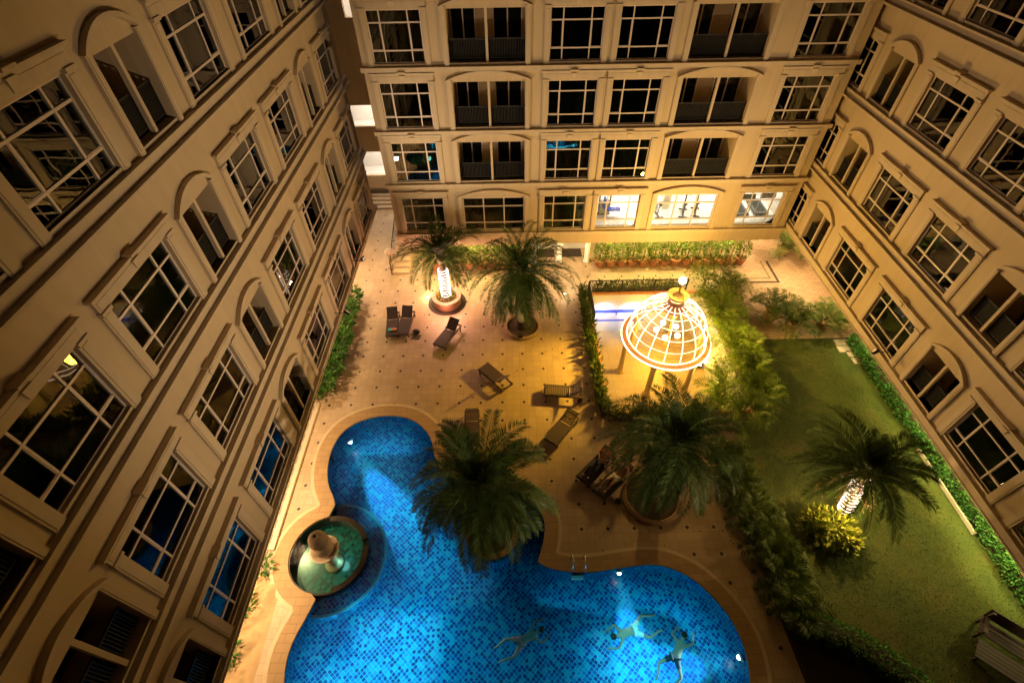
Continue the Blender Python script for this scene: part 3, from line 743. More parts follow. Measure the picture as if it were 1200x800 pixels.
# stairs at the left corner of the back wing
st = empty('side_stairs', (-7.0, 25.2, 0)); tag(st, 'short stone stairs climbing beside the corner of the back wing', 'stairs')
b = MB()
for i in range(9): b.box(-.55, .48, i*.42, i*.42+.42, 0, .16*(i+1))
b.build('steps', M['coplight'], st)
b = MB(); b.tube([(-.62,0,.0),(-.62,0,.9),(-.62,4.4,2.4),(-.62,4.4,1.4)], .03, 8)
for i in range(14): b.tube([(-.62,.2+i*.31,.1+i*.11),(-.62,.2+i*.31,.95+i*.107)], .014, 6)
b.build('handrail', M['rail'], st)
bo = empty('bollard', (-7.72, 26.0, 0)); tag(bo, 'pale fluted stone post at the foot of the side stairs', 'post')
b = MB(); b.lathe([(.30,0),(.30,.1),(.2,.16),(.17,1.0),(.2,1.1)], n=20); b.build('shaft', M['coplight'], bo, smooth=True)
b = MB(); b.lathe([(.26,1.1),(.3,1.18),(.25,1.3),(.12,1.38)], n=20); b.build('cap', M['urn'], bo, smooth=True)
# gallery block that closes the alley
ga = empty('gallery_block', (-8.5, 34.2, 0)); tag(ga, 'narrow block of lit open galleries closing the alley between two wings', 'building')
b = MB(); bands = [(1.1,2.1),(3.9,5.7),(7.1,12.1),(14.4,16.0),(18.2,23.5)]
for za, zb in bands: b.box(-5, 4, 0, .25, za, zb)
b.box(-5, -1.05, .02, .3, 12.1, 14.4)
b.build('parapet', M['wall'], ga)
b = MB()
for za, zb in ((2.1,3.9),(5.7,7.1),(12.1,14.4),(16.0,18.2)):
    b.box(-5, 4, .26, 3, za-.9, za-.75); b.quad((-5,3,za-.8),(4,3,za-.8),(4,3,zb),(-5,3,zb)); b.quad((-5,.26,zb+.1),(4,.26,zb+.1),(4,3,zb+.1),(-5,3,zb+.1))
b.quad((-5,.6,0),(4,.6,0),(4,.6,1.1),(-5,.6,1.1))
b.build('gallery_interior', M['white'], ga)
for za, zb in ((2.1,3.9),(5.7,7.1),(12.1,14.4),(16.0,18.2)):
    for x in (-2.6, -.6, 1.4):
        q = MB(); q.box(x-.5, x+.5, 1.3, 1.6, zb+.02, zb+.06); q.build('gallery_lamp', M['e_gal'], ga)
    area((-8.9, 35.6, zb+.0), 4.5, .8, 110, (1.0, 0.84, 0.68))
spot((-9.0, 33.0, 6.0), (-9.0, 30.5, 0), 900, (1.0, 0.74, 0.46), 110, .9)
b = MB()
for i in range(4): b.box(-5, 4, -1.2+i*.35, -1.2+i*.35+.36, 0, .14*(i+1))
b.build('entry_steps', M['kerb'], ga)

# ------------------------------------------------------------------ sunken court and gazebo
pit = empty('sunken_court', (0, 0, 0)); tag(pit, 'sunken yellow-lit court with white walls below the deck around the gazebo', 'sunken court')
b = MB(); b.sheet(PIT, (), PITZ); b.build('court_floor', M['pitfloor'], pit)
b = MB(); (ax, ay), (bx, _), (_, cy), _d = PIT
b.quad((ax,ay,PITZ),(ax,cy,PITZ),(ax,cy,0),(ax,ay,0)); b.quad((bx,ay,PITZ),(bx,cy,PITZ),(bx,cy,0),(bx,ay,0)); b.quad((ax,ay,PITZ),(bx,ay,PITZ),(bx,ay,0),(ax,ay,0)); b.quad((ax,cy,PITZ),(bx,cy,PITZ),(bx,cy,0),(ax,cy,0))
b.build('court_wall', M['court'], pit)
b = MB(); b.box(ax+.01, 8.4, cy-.03, cy-.005, -1.48, -1.24); b.box(6.6, 6.66, cy-.035, cy-.004, -1.7, -1.24); b.build('blue_stripe', M['blue'], pit)
b = MB(); b.box(ax+.01, 8.4, cy-.05, cy-.005, PITZ+.0, -2.16); b.build('tiled_dado', M['bluetile'], pit)
b = MB(); b.box(ax+.01, 8.4, cy-.07, cy-.005, -2.16, -2.10); b.build('dado_cap', M['blue'], pit)
b = MB(); b.box(ax-.35, bx+.2, cy, cy+.16, -.02, .10); b.box(ax-.16, ax, ay-.3, cy, -.02, .10); b.box(ax-.16, bx, ay-.16, ay, -.02, .09); b.build('edge_kerb', M['orange'], pit)
def railing(name, label, a, c, h=.95, n=20):
    a = Vector(a); c = Vector(c); root = empty(name, a); tag(root, label, 'railing'); d = c - a; L = d.length; d.normalize(); sd = Vector((-d.y, d.x, 0))
    t = MB()
    for z in (h, .14): t.obox(d*L/2+Vector((0,0,z)), d*(L/2), sd*.022, Vector((0,0,.022)))
    t.build('rail', M['rail'], root); q = MB()
    for i in range(n*3): p = d*(L*(i+.5)/(n*3)); q.obox(p+Vector((0,0,(h+.14)/2)), d*.008, sd*.008, Vector((0,0,(h-.14)/2-.022)))
    q.build('balusters', M['rail'], root)
    for i in range(int(L/1.7)+1):
        p = MB(); p.obox(d*(L*i/int(L/1.7))+Vector((0,0,h/2+.06)), d*.028, sd*.028, Vector((0,0,h/2-.06))); p.build('post', M['rail'], root)
    return root
railing('metal_railing', 'dark metal railing along the back edge of the sunken court', (4.72, 22.95, .09), (10.6, 22.95, .09), 0.95, 24)
railing('metal_railing', 'dark metal railing behind the strap-leaved hedge left of the gazebo', (4.66, 20.2, .09), (4.66, 22.9, .09), 0.95, 10)
for x_, y_ in ((11.42, 17.3), (11.4, 19.6), (11.0, 15.0)):  # fixtures added as fill light for the palms beside the dome
    q = empty('fill_uplight', (x_, y_, PITZ)); tag(q, {17.3: 'small yellow uplight added below the palms right of the gazebo', 19.6: 'small yellow uplight added at the right wall behind the gazebo', 15.0: 'small yellow uplight added in the front right corner of the court'}[y_], 'fill_uplight', 'added fill lights of the sunken court')
    b = MB(); b.lathe([(.09,0),(.1,.12),(.07,.16)], n=14); b.build('housing', M['rail'], q); b = MB(); b.lathe([(.065,.161),(.01,.17)], n=14); b.build('lens', M['e_globe'], q)
    spot((x_, y_, PITZ+.25), (x_+.15, y_, 2), 850, (1.0, 0.66, 0.12), 110, .8)
# gazebo
GX, GY, RZ = 8.72, 19.5, -0.32
gz_ = empty('gazebo', (GX, GY, PITZ)); tag(gz_, 'round gazebo with a glowing wire dome on ochre columns in the sunken court', 'gazebo')
def gl(v): return (v[0], v[1], v[2] - PITZ)
for k in range(6):
    a = radians(243 + 60*k); b = MB()
    b.lathe([(.26,0),(.26,.10),(.20,.16),(.165,.3),(.15,2.3),(.19,2.42),(.21,2.68)], (2.2*cos(a), 2.2*sin(a), 0), 20); b.build('column', M['column'], gz_, smooth=True)
def circ(r, z, n=64): return [(r*cos(2*pi*i/n), r*sin(2*pi*i/n), z) for i in range(n)]
b = MB(); RI, RO = 2.24, 2.44; z0, z1 = 2.68, 2.86
b.lathe([(RI,z0),(RO,z0),(RO,z1),(RI,z1),(RI,z0)], n=64, cap=False); b.build('ring_beam', M['orange'], gz_)
b = MB(); b.tube(circ(2.475, 2.80), .040, 8, closed=True); b.build('ring_light', M['e_tube'], gz_, smooth=True)
b = MB(); b.tube(circ(2.18, 2.92), .03, 8, closed=True); b.build('ring_light', M['e_tube'], gz_, smooth=True)
def dome(t):  # t 0 base .. 1 crown
    a = t*radians(79); return (2.18*cos(a)**0.95, 2.90 + 2.55*sin(a))
NR = 16
for k in range(NR):
    a = 2*pi*k/NR + .1; b = MB()
    b.tube([(dome(i/14)[0]*cos(a), dome(i/14)[0]*sin(a), dome(i/14)[1]) for i in range(15)], .021, 6); b.build('rib', M['e_tube'], gz_, smooth=True)
for i, t in enumerate((.22, .42, .60, .76, .90)):
    r, z = dome(t); b = MB(); b.tube(circ(r, z), .016, 6, closed=True); b.build('hoop', M['e_tube'], gz_, smooth=True)
for t in (.11, .32, .51):
    r, z = dome(t); b = MB(); b.tube(circ(r-.03, z), .012, 6, closed=True); b.build('hoop', M['orange'], gz_, smooth=True)
b = MB(); b.lathe([(.62,5.02),(.60,5.16),(.40,5.34),(.30,5.52),(.34,5.6)], n=24, cap=False); b.build('crown_collar', M['orange'], gz_, smooth=True)
b = MB(); b.lathe([(.12,5.58),(.34,5.66),(.50,5.84),(.56,5.98),(.50,5.99),(.36,5.90),(.20,5.93),(.16,6.05),(.05,6.12)], n=28); b.build('finial_bowl', M['gold'], gz_, smooth=True)
b = MB(); b.tube([(0,0,6.0),(0,0,6.75)], .025, 8); b.build('lamp_stem', M['gold'], gz_)
spot((GX-.26, GY-.14, 3.72), (2.3, 16.2, 0), 9500, (1.0, 0.56, 0.04), 58, 1.0, .15)
spot((GX+.24, GY-.12, 3.72), (12.2, 16.8, 0), 3600, (1.0, 0.66, 0.08), 80, 1.0, .15)
b = MB(); b.ball((0,0,6.9), .19, 20, 12); b.build('globe_lamp', M['e_globe'], gz_, smooth=True)
point((GX, GY, PITZ+7.3), 1950, (1.0, 0.60, 0.15), .25)
b = MB(); b.tube([(0,0,5.0),(0,0,3.2)], .02, 6)
for k in range(5):
    a = 2*pi*k/5 + .5; b.tube([(0,0,3.2),(.35*cos(a),.35*sin(a),3.05),(.62*cos(a),.62*sin(a),3.2)], .015, 6)
b.build('chandelier', M['rail'], gz_)
for k in range(5):
    a = 2*pi*k/5 + .5; b = MB(); b.ball((.62*cos(a), .62*sin(a), 3.33), .15, 16, 10); b.build('globe_bulb', M['e_globe'], gz_, smooth=True)
point((GX, GY, PITZ+2.0), 520, (1.0, 0.56, 0.045), .4); point((GX, GY, PITZ+4.5), 560, (1.0, 0.55, 0.05), .3)
for x in (5.6, 7.4): spot((x, 22.1, -1.0), (x+.2, 22.85, -1.6), 150, (0.62, 0.72, 1.0), 160, 1.0)

# ------------------------------------------------------------------ kerbs and low walls
b = MB(); b.box(-9.82, -9.62, 7.75, 14.95, -.02, .16); b.box(-11.4, -9.82, 14.75, 14.95, -.02, .159)
tag(b.build('kerb', M['kerb']), 'white kerb edging the stone strip beside the pool deck', 'kerb')
b = MB(); b.box(18.36, 18.43, 7.9, 11.8, -.02, .16); tag(b.build('kerb', M['kerb']), 'pale low kerb wall below the clipped hedge along the lawn', 'kerb')

# ------------------------------------------------------------------ plants
def frond(mb, base, az, el, L, droop, nl, ll, lw, rr, vee=0.5, rach=0.018, bend=0.0, fwd=.62):
    """one pinnate frond; leaflets are single quads on both sides"""
    p = Vector(base); d = Vector((cos(az)*cos(el), sin(az)*cos(el), sin(el))); pts = [p.copy()]; step = L/12; dirs = [d.copy()]
    for i in range(12):
        d = (d + Vector((0,0,-droop*(0.35+i/12)*.16)) + Vector((-sin(az), cos(az), 0))*bend*.05).normalized(); p = p + d*step; pts.append(p.copy()); dirs.append(d.copy())
    mb.tube(pts[::2], [rach*(1-.8*i/6) for i in range(7)], 4, False)
    for k in range(nl):
        t = .10 + .90*(k+.5)/nl; f = t*12; i = min(11, int(f)); q = pts[i].lerp(pts[i+1], f-i); d = dirs[i]
        side = d.cross(Vector((0,0,1)))
        if side.length < .05: side = Vector((-sin(az), cos(az), 0))
        side.normalize(); up = side.cross(d).normalized()
        l = ll*(.45+.75*sin(pi*min(1, t*.85+.12)))*rr.uniform(.85, 1.12)
        for s in (-1, 1):
            if rr.random() < .04: continue
            ld = (side*s*.86 + d*fwd + up*(vee*rr.uniform(.2, 1.1)) + Vector((0,0,-.22*rr.random()))).normalized()
            wv = d*lw; e = q + ld*l; e = e + Vector((0,0,-.10*l))
            m = q + ld*l*.5
            n = len(mb.v); mb.v += [tuple(q), tuple(m+wv*.6), tuple(e), tuple(m-wv*.6)]; mb.f.append((n, n+1, n+2, n+3))
def crown(seed, nf, L, nl=78, ll=.44, lw=.027, lo=-.95, hi=1.35, dr=1.35, gap=None):
    rr = random.Random(seed); mb = MB()
    for i in range(9):
        az = i*2.4+rr.random(); frond(mb, (.05*cos(az), .05*sin(az), .1), az, rr.uniform(1.0, 1.45), L*rr.uniform(.42, .62), .8, int(nl*.6), ll*.7, lw, rr, bend=rr.uniform(-1, 1))
    for i in range(nf):
        t = (i+.5)/nf; az = i*2.39996 + rr.uniform(-.2, .2); el = hi - (hi-lo)*t**0.85 + rr.uniform(-.1, .1)
        if gap and abs((az-gap[0]+pi) % (2*pi)-pi) < gap[1] and el < gap[2]: continue
        LL = L*rr.uniform(.85, 1.1)*(0.72+.35*sin(pi*min(1, t+.18)))
        frond(mb, (.10*cos(az), .10*sin(az), .12*(1-t)), az, el, LL, rr.uniform(.85, 1.25)*dr, nl, ll, lw, rr, bend=rr.uniform(-1, 1), rach=.026, fwd=.85)
    return mb
def trunk(mb, h, r0, r1, lean=(0, 0)):
    pts = []; rad = []
    for i in range(25):
        t = i/24; pts.append((lean[0]*t, lean[1]*t, h*t)); rad.append((r0+(r1-r0)*t)*(1.07 if i % 2 else .96) + (.10*r0*(1-t)**6 if t < .3 else 0))
    mb.tube(pts, rad, 14)
def palm(base, h, seed, nf, L, label, r=.24, lean=(0, 0), rope=None, mat='frond', bk='bark', z=0.0, dry=0, **kw):
    root = empty('palm_tree', (base[0], base[1], z)); tag(root, label, 'palm tree', 'palms of the courtyard')
    t = MB(); trunk(t, h, r*1.15, r*.9, lean); t.build('trunk', M[bk], root, smooth=True)
    c = crown(seed, nf, L, **kw).build('crown', M[mat], root, (lean[0], lean[1], h))
    if dry:
        q = MB(); rr = random.Random(seed+50)
        for i in range(dry): frond(q, (lean[0], lean[1], h-.15), i*2.4+rr.random(), rr.uniform(-.9, -.35), L*rr.uniform(.6, .85), 1.5, 34, .38, .026, rr, .1, .016)
        q.build('dry_fronds', M['dryfrond'], root)
    s = MB(); s.lathe([(r*.9,-.5),(r*1.35,-.2),(r*1.1,.05),(r*.5,.2),(.03,.26)], (lean[0], lean[1], h), 14); s.build('crownshaft', M['shaft'], root, smooth=True)
    if rope:
        z0, z1, turns = rope; b = MB(); n = int(turns*14)
        pp = []
        for i in range(n+1):
            q = i/n; zz = z0+(z1-z0)*q; a = 2*pi*turns*q; rr_ = r*1.12+.06
            pp.append((lean[0]*zz/h + rr_*cos(a), lean[1]*zz/h + rr_*sin(a), zz))
        b.tube(pp, .019, 5); b.build('light_rope', M['e_rope'], root, smooth=True)
    return root
p1 = palm((-3.86, 22.4), 3.5, 1, 44, 2.5, 'palm with a glowing light rope round its trunk in a pink planter', .20, (0, 0), (.55, 2.6, 11), lo=-.6, dr=1.1, gap=(radians(265), .55, .7))
pl = empty('round_planter', (-3.86, 22.4, 0)); tag(pl, 'round pinkish planter with flowers under the glowing palm', 'planter')
b = MB(); b.lathe([(.82,0),(.82,.42),(.86,.44),(.86,.56),(.62,.56),(.60,.46)], n=36, cap=False); b.build('planter_wall', M['pink'], pl)
b = MB(); b.lathe([(.61,.46),(.3,.52),(.02,.54)], n=24); b.build('soil', M['soil'], pl)
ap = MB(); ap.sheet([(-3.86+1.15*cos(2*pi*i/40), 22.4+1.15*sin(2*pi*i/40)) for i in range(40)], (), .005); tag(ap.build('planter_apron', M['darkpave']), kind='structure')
point((-3.86, 21.2, .9), 90, (1.0, 0.42, 0.26), .2); point((-3.5, 22.9, 1.9), 380, (1.0, 0.47, 0.30), .15); point((-4.4, 22.0, 2.0), 380, (1.0, 0.47, 0.30), .15)

def leafball(mb, rr, cx, cy, cz, rx, ry, rz, n, sz, droop=0.2):
    for _ in range(n):
        while True:
            x, y, z = rr.uniform(-1, 1), rr.uniform(-1, 1), rr.uniform(-1, 1)
            q = x*x+y*y+z*z
            if .25 < q <= 1: break
        p = Vector((cx+x*rx, cy+y*ry, cz+z*rz)); d = Vector((x+rr.uniform(-.6,.6), y+rr.uniform(-.6,.6), z*.5+rr.uniform(-droop,.6)))
        blade(mb, rr, p, d.normalized(), sz*rr.uniform(.6, 1.3), .38)
def blade(mb, rr, p, d, l, asp):
    s = d.cross(Vector((rr.uniform(-1,1), rr.uniform(-1,1), rr.uniform(-.3,1))))
    if s.length < .01: s = d.orthogonal()
    s = s.normalized()*l*asp*.5; m = p + d*l*.5; e = p + d*l
    n = len(mb.v); mb.v += [tuple(p), tuple(m+s), tuple(e), tuple(m-s)]; mb.f.append((n, n+1, n+2, n+3))

b = MB(); rr = random.Random(3); leafball(b, rr, 0, 0, .68, .55, .55, .18, 260, .16); b.build('flowers', M['croton'], pl)
palm((.62, 20.15), 4.0, 2, 72, 3.2, 'large dark-trunked palm on the deck left of the sunken court', .34, (-.05, .05), None, bk='bark_dark', dry=9)
pl2 = empty('round_planter', (.62, 20.15, 0)); tag(pl2, 'low round dark planter at the foot of the dark-trunked deck palm', 'planter')
b = MB(); b.lathe([(1.02,0),(1.05,.14),(.9,.2),(.86,.14)], n=36, cap=False); b.build('planter_edge', M['cop'], pl2); b = MB(); b.lathe([(.9,.12),(.3,.18),(.02,.2)], n=24); b.build('soil', M['soil'], pl2)
b = MB(); b.box(-.28, -.02, -.98, -.78, .16, .34); b.build('spotlight', M['rail'], pl2)
# pool palm on its island
spot((.35, 19.0, .35), (.62, 20.1, 3.8), 240, (1.0, 0.80, 0.28), 100, .9)
isl = empty('round_planter', (-.95, 8.25, -1.2)); tag(isl, 'round tiled planter island in the pool bay under a palm crown', 'planter')
b = MB(); b.uv = []
ipoly = [(1.05*cos(2*pi*i/40), 1.05*sin(2*pi*i/40)) for i in range(40)]; b.wallband(ipoly, 0, 1.42); b.build('planter_wall', M['poolw'], isl)
b = MB(); b.lathe([(1.07,1.40),(1.07,1.46),(.85,1.46),(.85,1.38)], n=40, cap=False); b.build('planter_rim', M['cop'], isl); b = MB(); b.lathe([(.87,1.38),(.3,1.42),(.02,1.44)], n=24); b.build('soil', M['soil'], isl)
palm((-.95, 8.25), 3.95, 4, 82, 2.9, 'big palm hanging over the pool bay with long drooping fronds', .30, (-.25, .05), None, z=.22, nl=84, ll=.46, dry=6)
p4 = palm((5.85, 9.75), 4.15, 7, 80, 2.8, 'wide palm with a bushy crown between the gazebo court and the pool', .30, (.1, .1), None, nl=80, dry=8)
pl4 = empty('round_planter', (5.85, 9.75, 0)); tag(pl4, 'round low planter at the foot of the bushy deck palm', 'planter')
b = MB(); b.lathe([(1.25,0),(1.28,.12),(1.12,.18),(1.08,.12)], n=40, cap=False); b.build('planter_edge', M['cop'], pl4); b = MB(); b.lathe([(1.12,.1),(.3,.2),(.02,.22)], n=24); b.build('soil', M['soil'], pl4)
c5 = G(1015, 552, 3.6); b5 = G(985, 606, 0)
palm((b5.x, b5.y), 3.6, 9, 48, 2.4, 'palm on the lawn with a lit rope round its leaning trunk', .19, (c5.x-b5.x, c5.y-b5.y), (.6, 3.1, 11), nl=72, dry=5, lo=-.6, dr=1.1, gap=(radians(228), .36, .55))
point((12.75, 8.2, 2.1), 420, (1.0, 0.62, 0.25), .1); point((13.2, 9.1, 1.8), 60, (1.0, 0.6, 0.35), .1)

def bush(name, label, cat, loc, parts, mat, n, sz, group=None, seed=0, stem=True):
    root = empty(name, loc); tag(root, label, cat, group); rr = random.Random(seed); b = MB()
    for (x, y, z, rx, ry, rz) in parts: leafball(b, rr, x, y, z, rx, ry, rz, n, sz)
    b.build('foliage', M[mat], root)
    if stem:
        s = MB()
        for (x, y, z, rx, ry, rz) in parts: s.tube([(x*.3, y*.3, 0), (x, y, z)], .03, 5)
        s.build('stem', M['bark'], root)
    return root
bush('croton_bush', 'round yellow-leaved bush lit from within beside the lawn palm', 'bush', (12.55, 8.0, 0), [(0,0,.68,.72,.68,.6),(-.5,.4,.55,.45,.45,.45),(.25,-.45,.5,.5,.45,.45)], 'croton', 380, .30, seed=4)
# areca palms: clumps of arching fronds
def areca(loc, seed, nf, L, label, h=.5, mat='areca', group='feathery palms beside the gazebo'):
    root = empty('areca_palm', loc); tag(root, label, 'palm plant', group); rr = random.Random(seed); b = MB(); s = MB()
    for i in range(nf):
        az = i*2.4 + rr.uniform(-.3, .3); el = rr.uniform(.55, 1.35); r = rr.uniform(.02, .28); x, y = r*cos(az), r*sin(az); hh = h*rr.uniform(.5, 1.3)
        s.tube([(x*.5, y*.5, 0), (x, y, hh)], [.03, .02], 5)
        frond(b, (x, y, hh), az, el, L*rr.uniform(.75, 1.15), rr.uniform(.9, 1.5), 26, .46, .034, rr, .35, .014)
    b.build('fronds', M[mat], root); s.build('stem', M['bark'], root); return root
AR = [((11.9,21.4),0,1.5,'feathery palm right behind the glowing dome'),((12.0,20.1),0,1.5,'feathery palm level with the top of the glowing dome'),((11.9,18.8),0,1.6,'feathery yellow-green palm just right of the glowing dome'),((12.0,17.5),0,1.5,'feathery palm beside the right rim of the dome'),((11.2,16.6),1,1.5,'broad feathery palm rising from the court at its right wall'),((11.0,15.3),1,1.6,'feathery palm rising from the front right corner of the court'),((12.1,16.2),0,1.4,'feathery palm on the lawn edge beside the court corner'),((12.0,14.8),0,1.4,'feathery palm at the lawn corner of the court'),((10.4,14.5),1,1.3,'smaller feathery palm inside the front edge of the court'),((11.0,13.6),0,1.0,'low feathery palm outside the front right corner of the court')]
for i, ((x, y), low, L, lb) in enumerate(AR):
    areca((x, y, PITZ if low else -.02), 20+i, 21, L, lb, 2.4 if low else .6)
# dense tree behind the dome lamp
tr = empty('leafy_tree', (11.4, 22.6, 0)); tag(tr, 'small leafy tree standing behind the lamp on top of the dome', 'tree')
b = MB(); b.tube([(0,0,0),(.05,0,1.0),(0,.1,1.9)], [.08,.06,.04], 8)
for k in range(6): a = k*1.05; b.tube([(0,.05,1.2),(.5*cos(a),.5*sin(a),1.9)], [.035,.015], 5)
b.build('trunk', M['bark'], tr, smooth=True)
b = MB(); rr = random.Random(8)
for k in range(22): leafball(b, rr, rr.uniform(-.9,.9), rr.uniform(-.8,.8), rr.uniform(1.0,2.7), .42, .42, .34, 70, .13)
b.build('crown', M['bamboo'], tr)
# dark potted palms on the paving
def potted_palm(loc, seed, L, label, nf=24):
    root = areca((loc[0], loc[1], 0), seed, nf, L, label, .7, 'frond' if False else 'hedge_dark', 'potted palms on the stone paving')
    root.name = 'potted_palm'; p = MB(); p.lathe([(.22,0),(.30,.05),(.36,.42),(.40,.44),(.40,.5),(.32,.5)], n=20); p.build('pot', M['terra'], root); return root
potted_palm((12.75,22.2), 41, 1.45, 'dark potted palm at the corner of the dark lawn nearest the dome')
potted_palm((14.95,20.6), 42, 1.5, 'dark potted palm in the middle of the paving edge')
potted_palm((15.7,19.65), 43, 1.35, 'terracotta-potted palm on the paving right at the lawn edge')
potted_palm((17.6,19.75), 44, 1.15, 'small potted palm beside the right wing at the end of the hedge')
potted_palm((17.9,26.6), 45, 1.6, 'tall dark potted palm at the right corner under the back wing')
# hedges
def box_hedge(name, label, pts, w, h, mat, dens, sz, seed, asp=.42, cat='hedge', wob=.12):
    root = empty(name, (pts[0][0], pts[0][1], 0)); tag(root, label, cat); rr = random.Random(seed); b = MB(); core = MB()
    for (a, c) in zip(pts, pts[1:]):
        A = Vector((*a, 0)); B_ = Vector((*c, 0)); d = B_-A; L = d.length; d.normalize(); sd = Vector((-d.y, d.x, 0)); o = Vector((pts[0][0], pts[0][1], 0))
        core.obox((A+B_)/2-o+Vector((0,0,h*.40)), d*(L/2), sd*(w*.34), Vector((0,0,h*.38)))
        for _ in range(int(L*dens)):
            t = rr.uniform(0, L); bump = 1 + wob*sin(t*2.1+seed)+wob*.7*sin(t*5.3); s = rr.uniform(-1, 1); z = rr.random()**.6
            if abs(s) < .62 and z < .75: s = math.copysign(rr.uniform(.7, 1), s)
            p = A + d*t + sd*s*w*.5*bump*(1-.25*z*z) + Vector((0,0,z*h*bump*(1-.18*abs(s)**3)))-o
            dr = (sd*s*.8 + Vector((0,0,rr.uniform(-.2, 1.0))) + d*rr.uniform(-.8, .8)).normalized()
            blade(b, rr, p, dr, sz*rr.uniform(.6, 1.35), asp)
    core.build('branches', M['soil'], root); b.build('foliage', M[mat], root); return root
box_hedge('clipped_hedge', 'bright green clipped hedge along the foot of the right wing', [(18.75,18.6),(18.85,12),(18.95,7.6),(18.8,4.0),(18.8,2.0)], .85, .85, 'hedge', 800, .17, 5)
box_hedge('curved_hedge', 'dark curved hedge between the lawn and the dark patio', [(9.85,4.75),(10.6,4.62),(11.4,4.32),(12.1,3.85),(12.8,3.2),(13.3,2.5),(13.7,1.4)], .85, .6, 'hedge', 900, .12, 6)
def strap_hedge(name, label, pts, seed, dens=150):
    root = empty(name, (pts[0][0], pts[0][1], 0)); tag(root, label, 'hedge'); rr = random.Random(seed); b = MB(); s = MB(); o = Vector((pts[0][0], pts[0][1], 0))
    for (a, c) in zip(pts, pts[1:]):
        A = Vector((*a, 0)); B_ = Vector((*c, 0)); d = B_-A; L = d.length; d.normalize(); sd = Vector((-d.y, d.x, 0))
        s.obox((A+B_)/2-o+Vector((0,0,.05)), d*(L/2), sd*.22, Vector((0,0,.08)))
        for _ in range(int(L*dens)):
            p = A + d*rr.uniform(0, L) + sd*rr.uniform(-.24, .24) - o; az = rr.uniform(0, 2*pi); el = rr.uniform(.35, 1.4); z0 = rr.uniform(.05, .55)
            dr = Vector((cos(az)*cos(el), sin(az)*cos(el), sin(el))); blade(b, rr, p+Vector((0,0,z0)), dr, rr.uniform(.25, .52), .15)
    s.build('bed', M['soil'], root); b.build('foliage', M['strap'], root); return root
strap_hedge('strap_hedge', 'strap-leaved hedge running down the left edge of the sunken court', [(4.36,23.2),(4.34,19),(4.38,15.4),(4.5,14.0)], 3, 230)
strap_hedge('strap_hedge', 'strap-leaved hedge along the front edge of the sunken court', [(4.6,13.85),(6.4,13.8),(8.2,13.85),(9.6,13.9)], 4, 230)
strap_hedge('strap_hedge', 'row of leafy plants behind the railing at the back of the court', [(5.0,23.2),(7,23.22),(10.4,23.25)], 5, 130)
# low plants along the lawn side of the deck
LP = [(9.55,11.3,.5,'fan of yellow-green leaves right of the bushy palm'),(9.6,10.4,.45,'low leafy plant at the upper end of the deck border'),(9.75,9.5,.5,'low leafy plant where the deck border starts to run straight'),(9.8,8.6,.5,'arching plant in the deck border level with the lawn palm'),(9.95,7.7,.5,'arching plant in the deck border just below the lawn palm'),(10.05,6.9,.55,'arching plant in the middle of the lower deck border'),(10.1,6.1,.55,'arching plant above the end of the curved hedge'),(10.05,5.35,.5,'arching plant touching the end of the curved hedge')]
for i, (x, y, r, lb) in enumerate(LP):
    areca((x, y, 0), 60+i, 16, 1.0*r/.5, lb, .18, 'hedge_dark' if i not in (0,) else 'strap', 'plants along the deck border')
# shrubs under the left wing
LS = [(-9.75,22.3),(-9.65,21.1),(-9.7,20.0),(-9.55,18.9),(-9.6,17.8),(-9.6,16.8),(-9.75,15.8)]
for i, (x, y) in enumerate(LS):
    bush('broadleaf_shrub', '%s glossy broadleaf shrub along the left wing counting from the alley' % ORD[i], 'shrub', (x, y, 0), [(0,0,.5,.70,.66,.5),(.3,.1,.75,.45,.5,.4),(-.3,-.2,.6,.45,.45,.4)], 'hedge', 170, .30, 'shrubs along the left wing', 80+i)
for i, (x, y, lb) in enumerate(((-9.85,7.1,'small fern at the end of the white kerb'),(-10.05,5.75,'dark green fern on the sandy bed beside the basin'),(-10.1,4.2,'green fern at the lower end of the sandy bed'))):
    bush('fern', lb, 'fern', (x, y, 0), [(0,0,.25,.38,.4,.28)], 'hedge', 150, .22, 'ferns on the sandy bed', 95+i)
# potted shrubs under the back wing
def potted(x, y, i, n, row, where, mat='bamboo', seed=0):
    root = empty('potted_shrub', (x, y, 0)); tag(root, '%s terracotta-potted leafy shrub from the left in the row %s' % (ORD[i], where), 'potted shrub', row)
    p = MB(); p.lathe([(.20,0),(.26,.04),(.31,.36),(.34,.38),(.34,.44),(.26,.44)], n=18); p.build('pot', M['terra'], root, smooth=False)
    b = MB(); rr = random.Random(seed); leafball(b, rr, 0, 0, 1.05, .42, .42, .62, 260, .17, .5); leafball(b, rr, 0, .1, 1.45, .3, .3, .35, 90, .15, .5); b.build('foliage', M[mat], root)
    s = MB(); s.tube([(0,0,.4),(0,0,1.2)], .03, 6); s.build('stem', M['bark'], root)
for i in range(14): potted(5.75+i*.70, 25.75, i, 14, 'potted shrubs under the gym', 'under the gym windows', seed=100+i)
for i in range(8): potted(-4.9+i*.74, 25.75, i, 8, 'potted shrubs behind the palms', 'behind the two palms', seed=130+i)
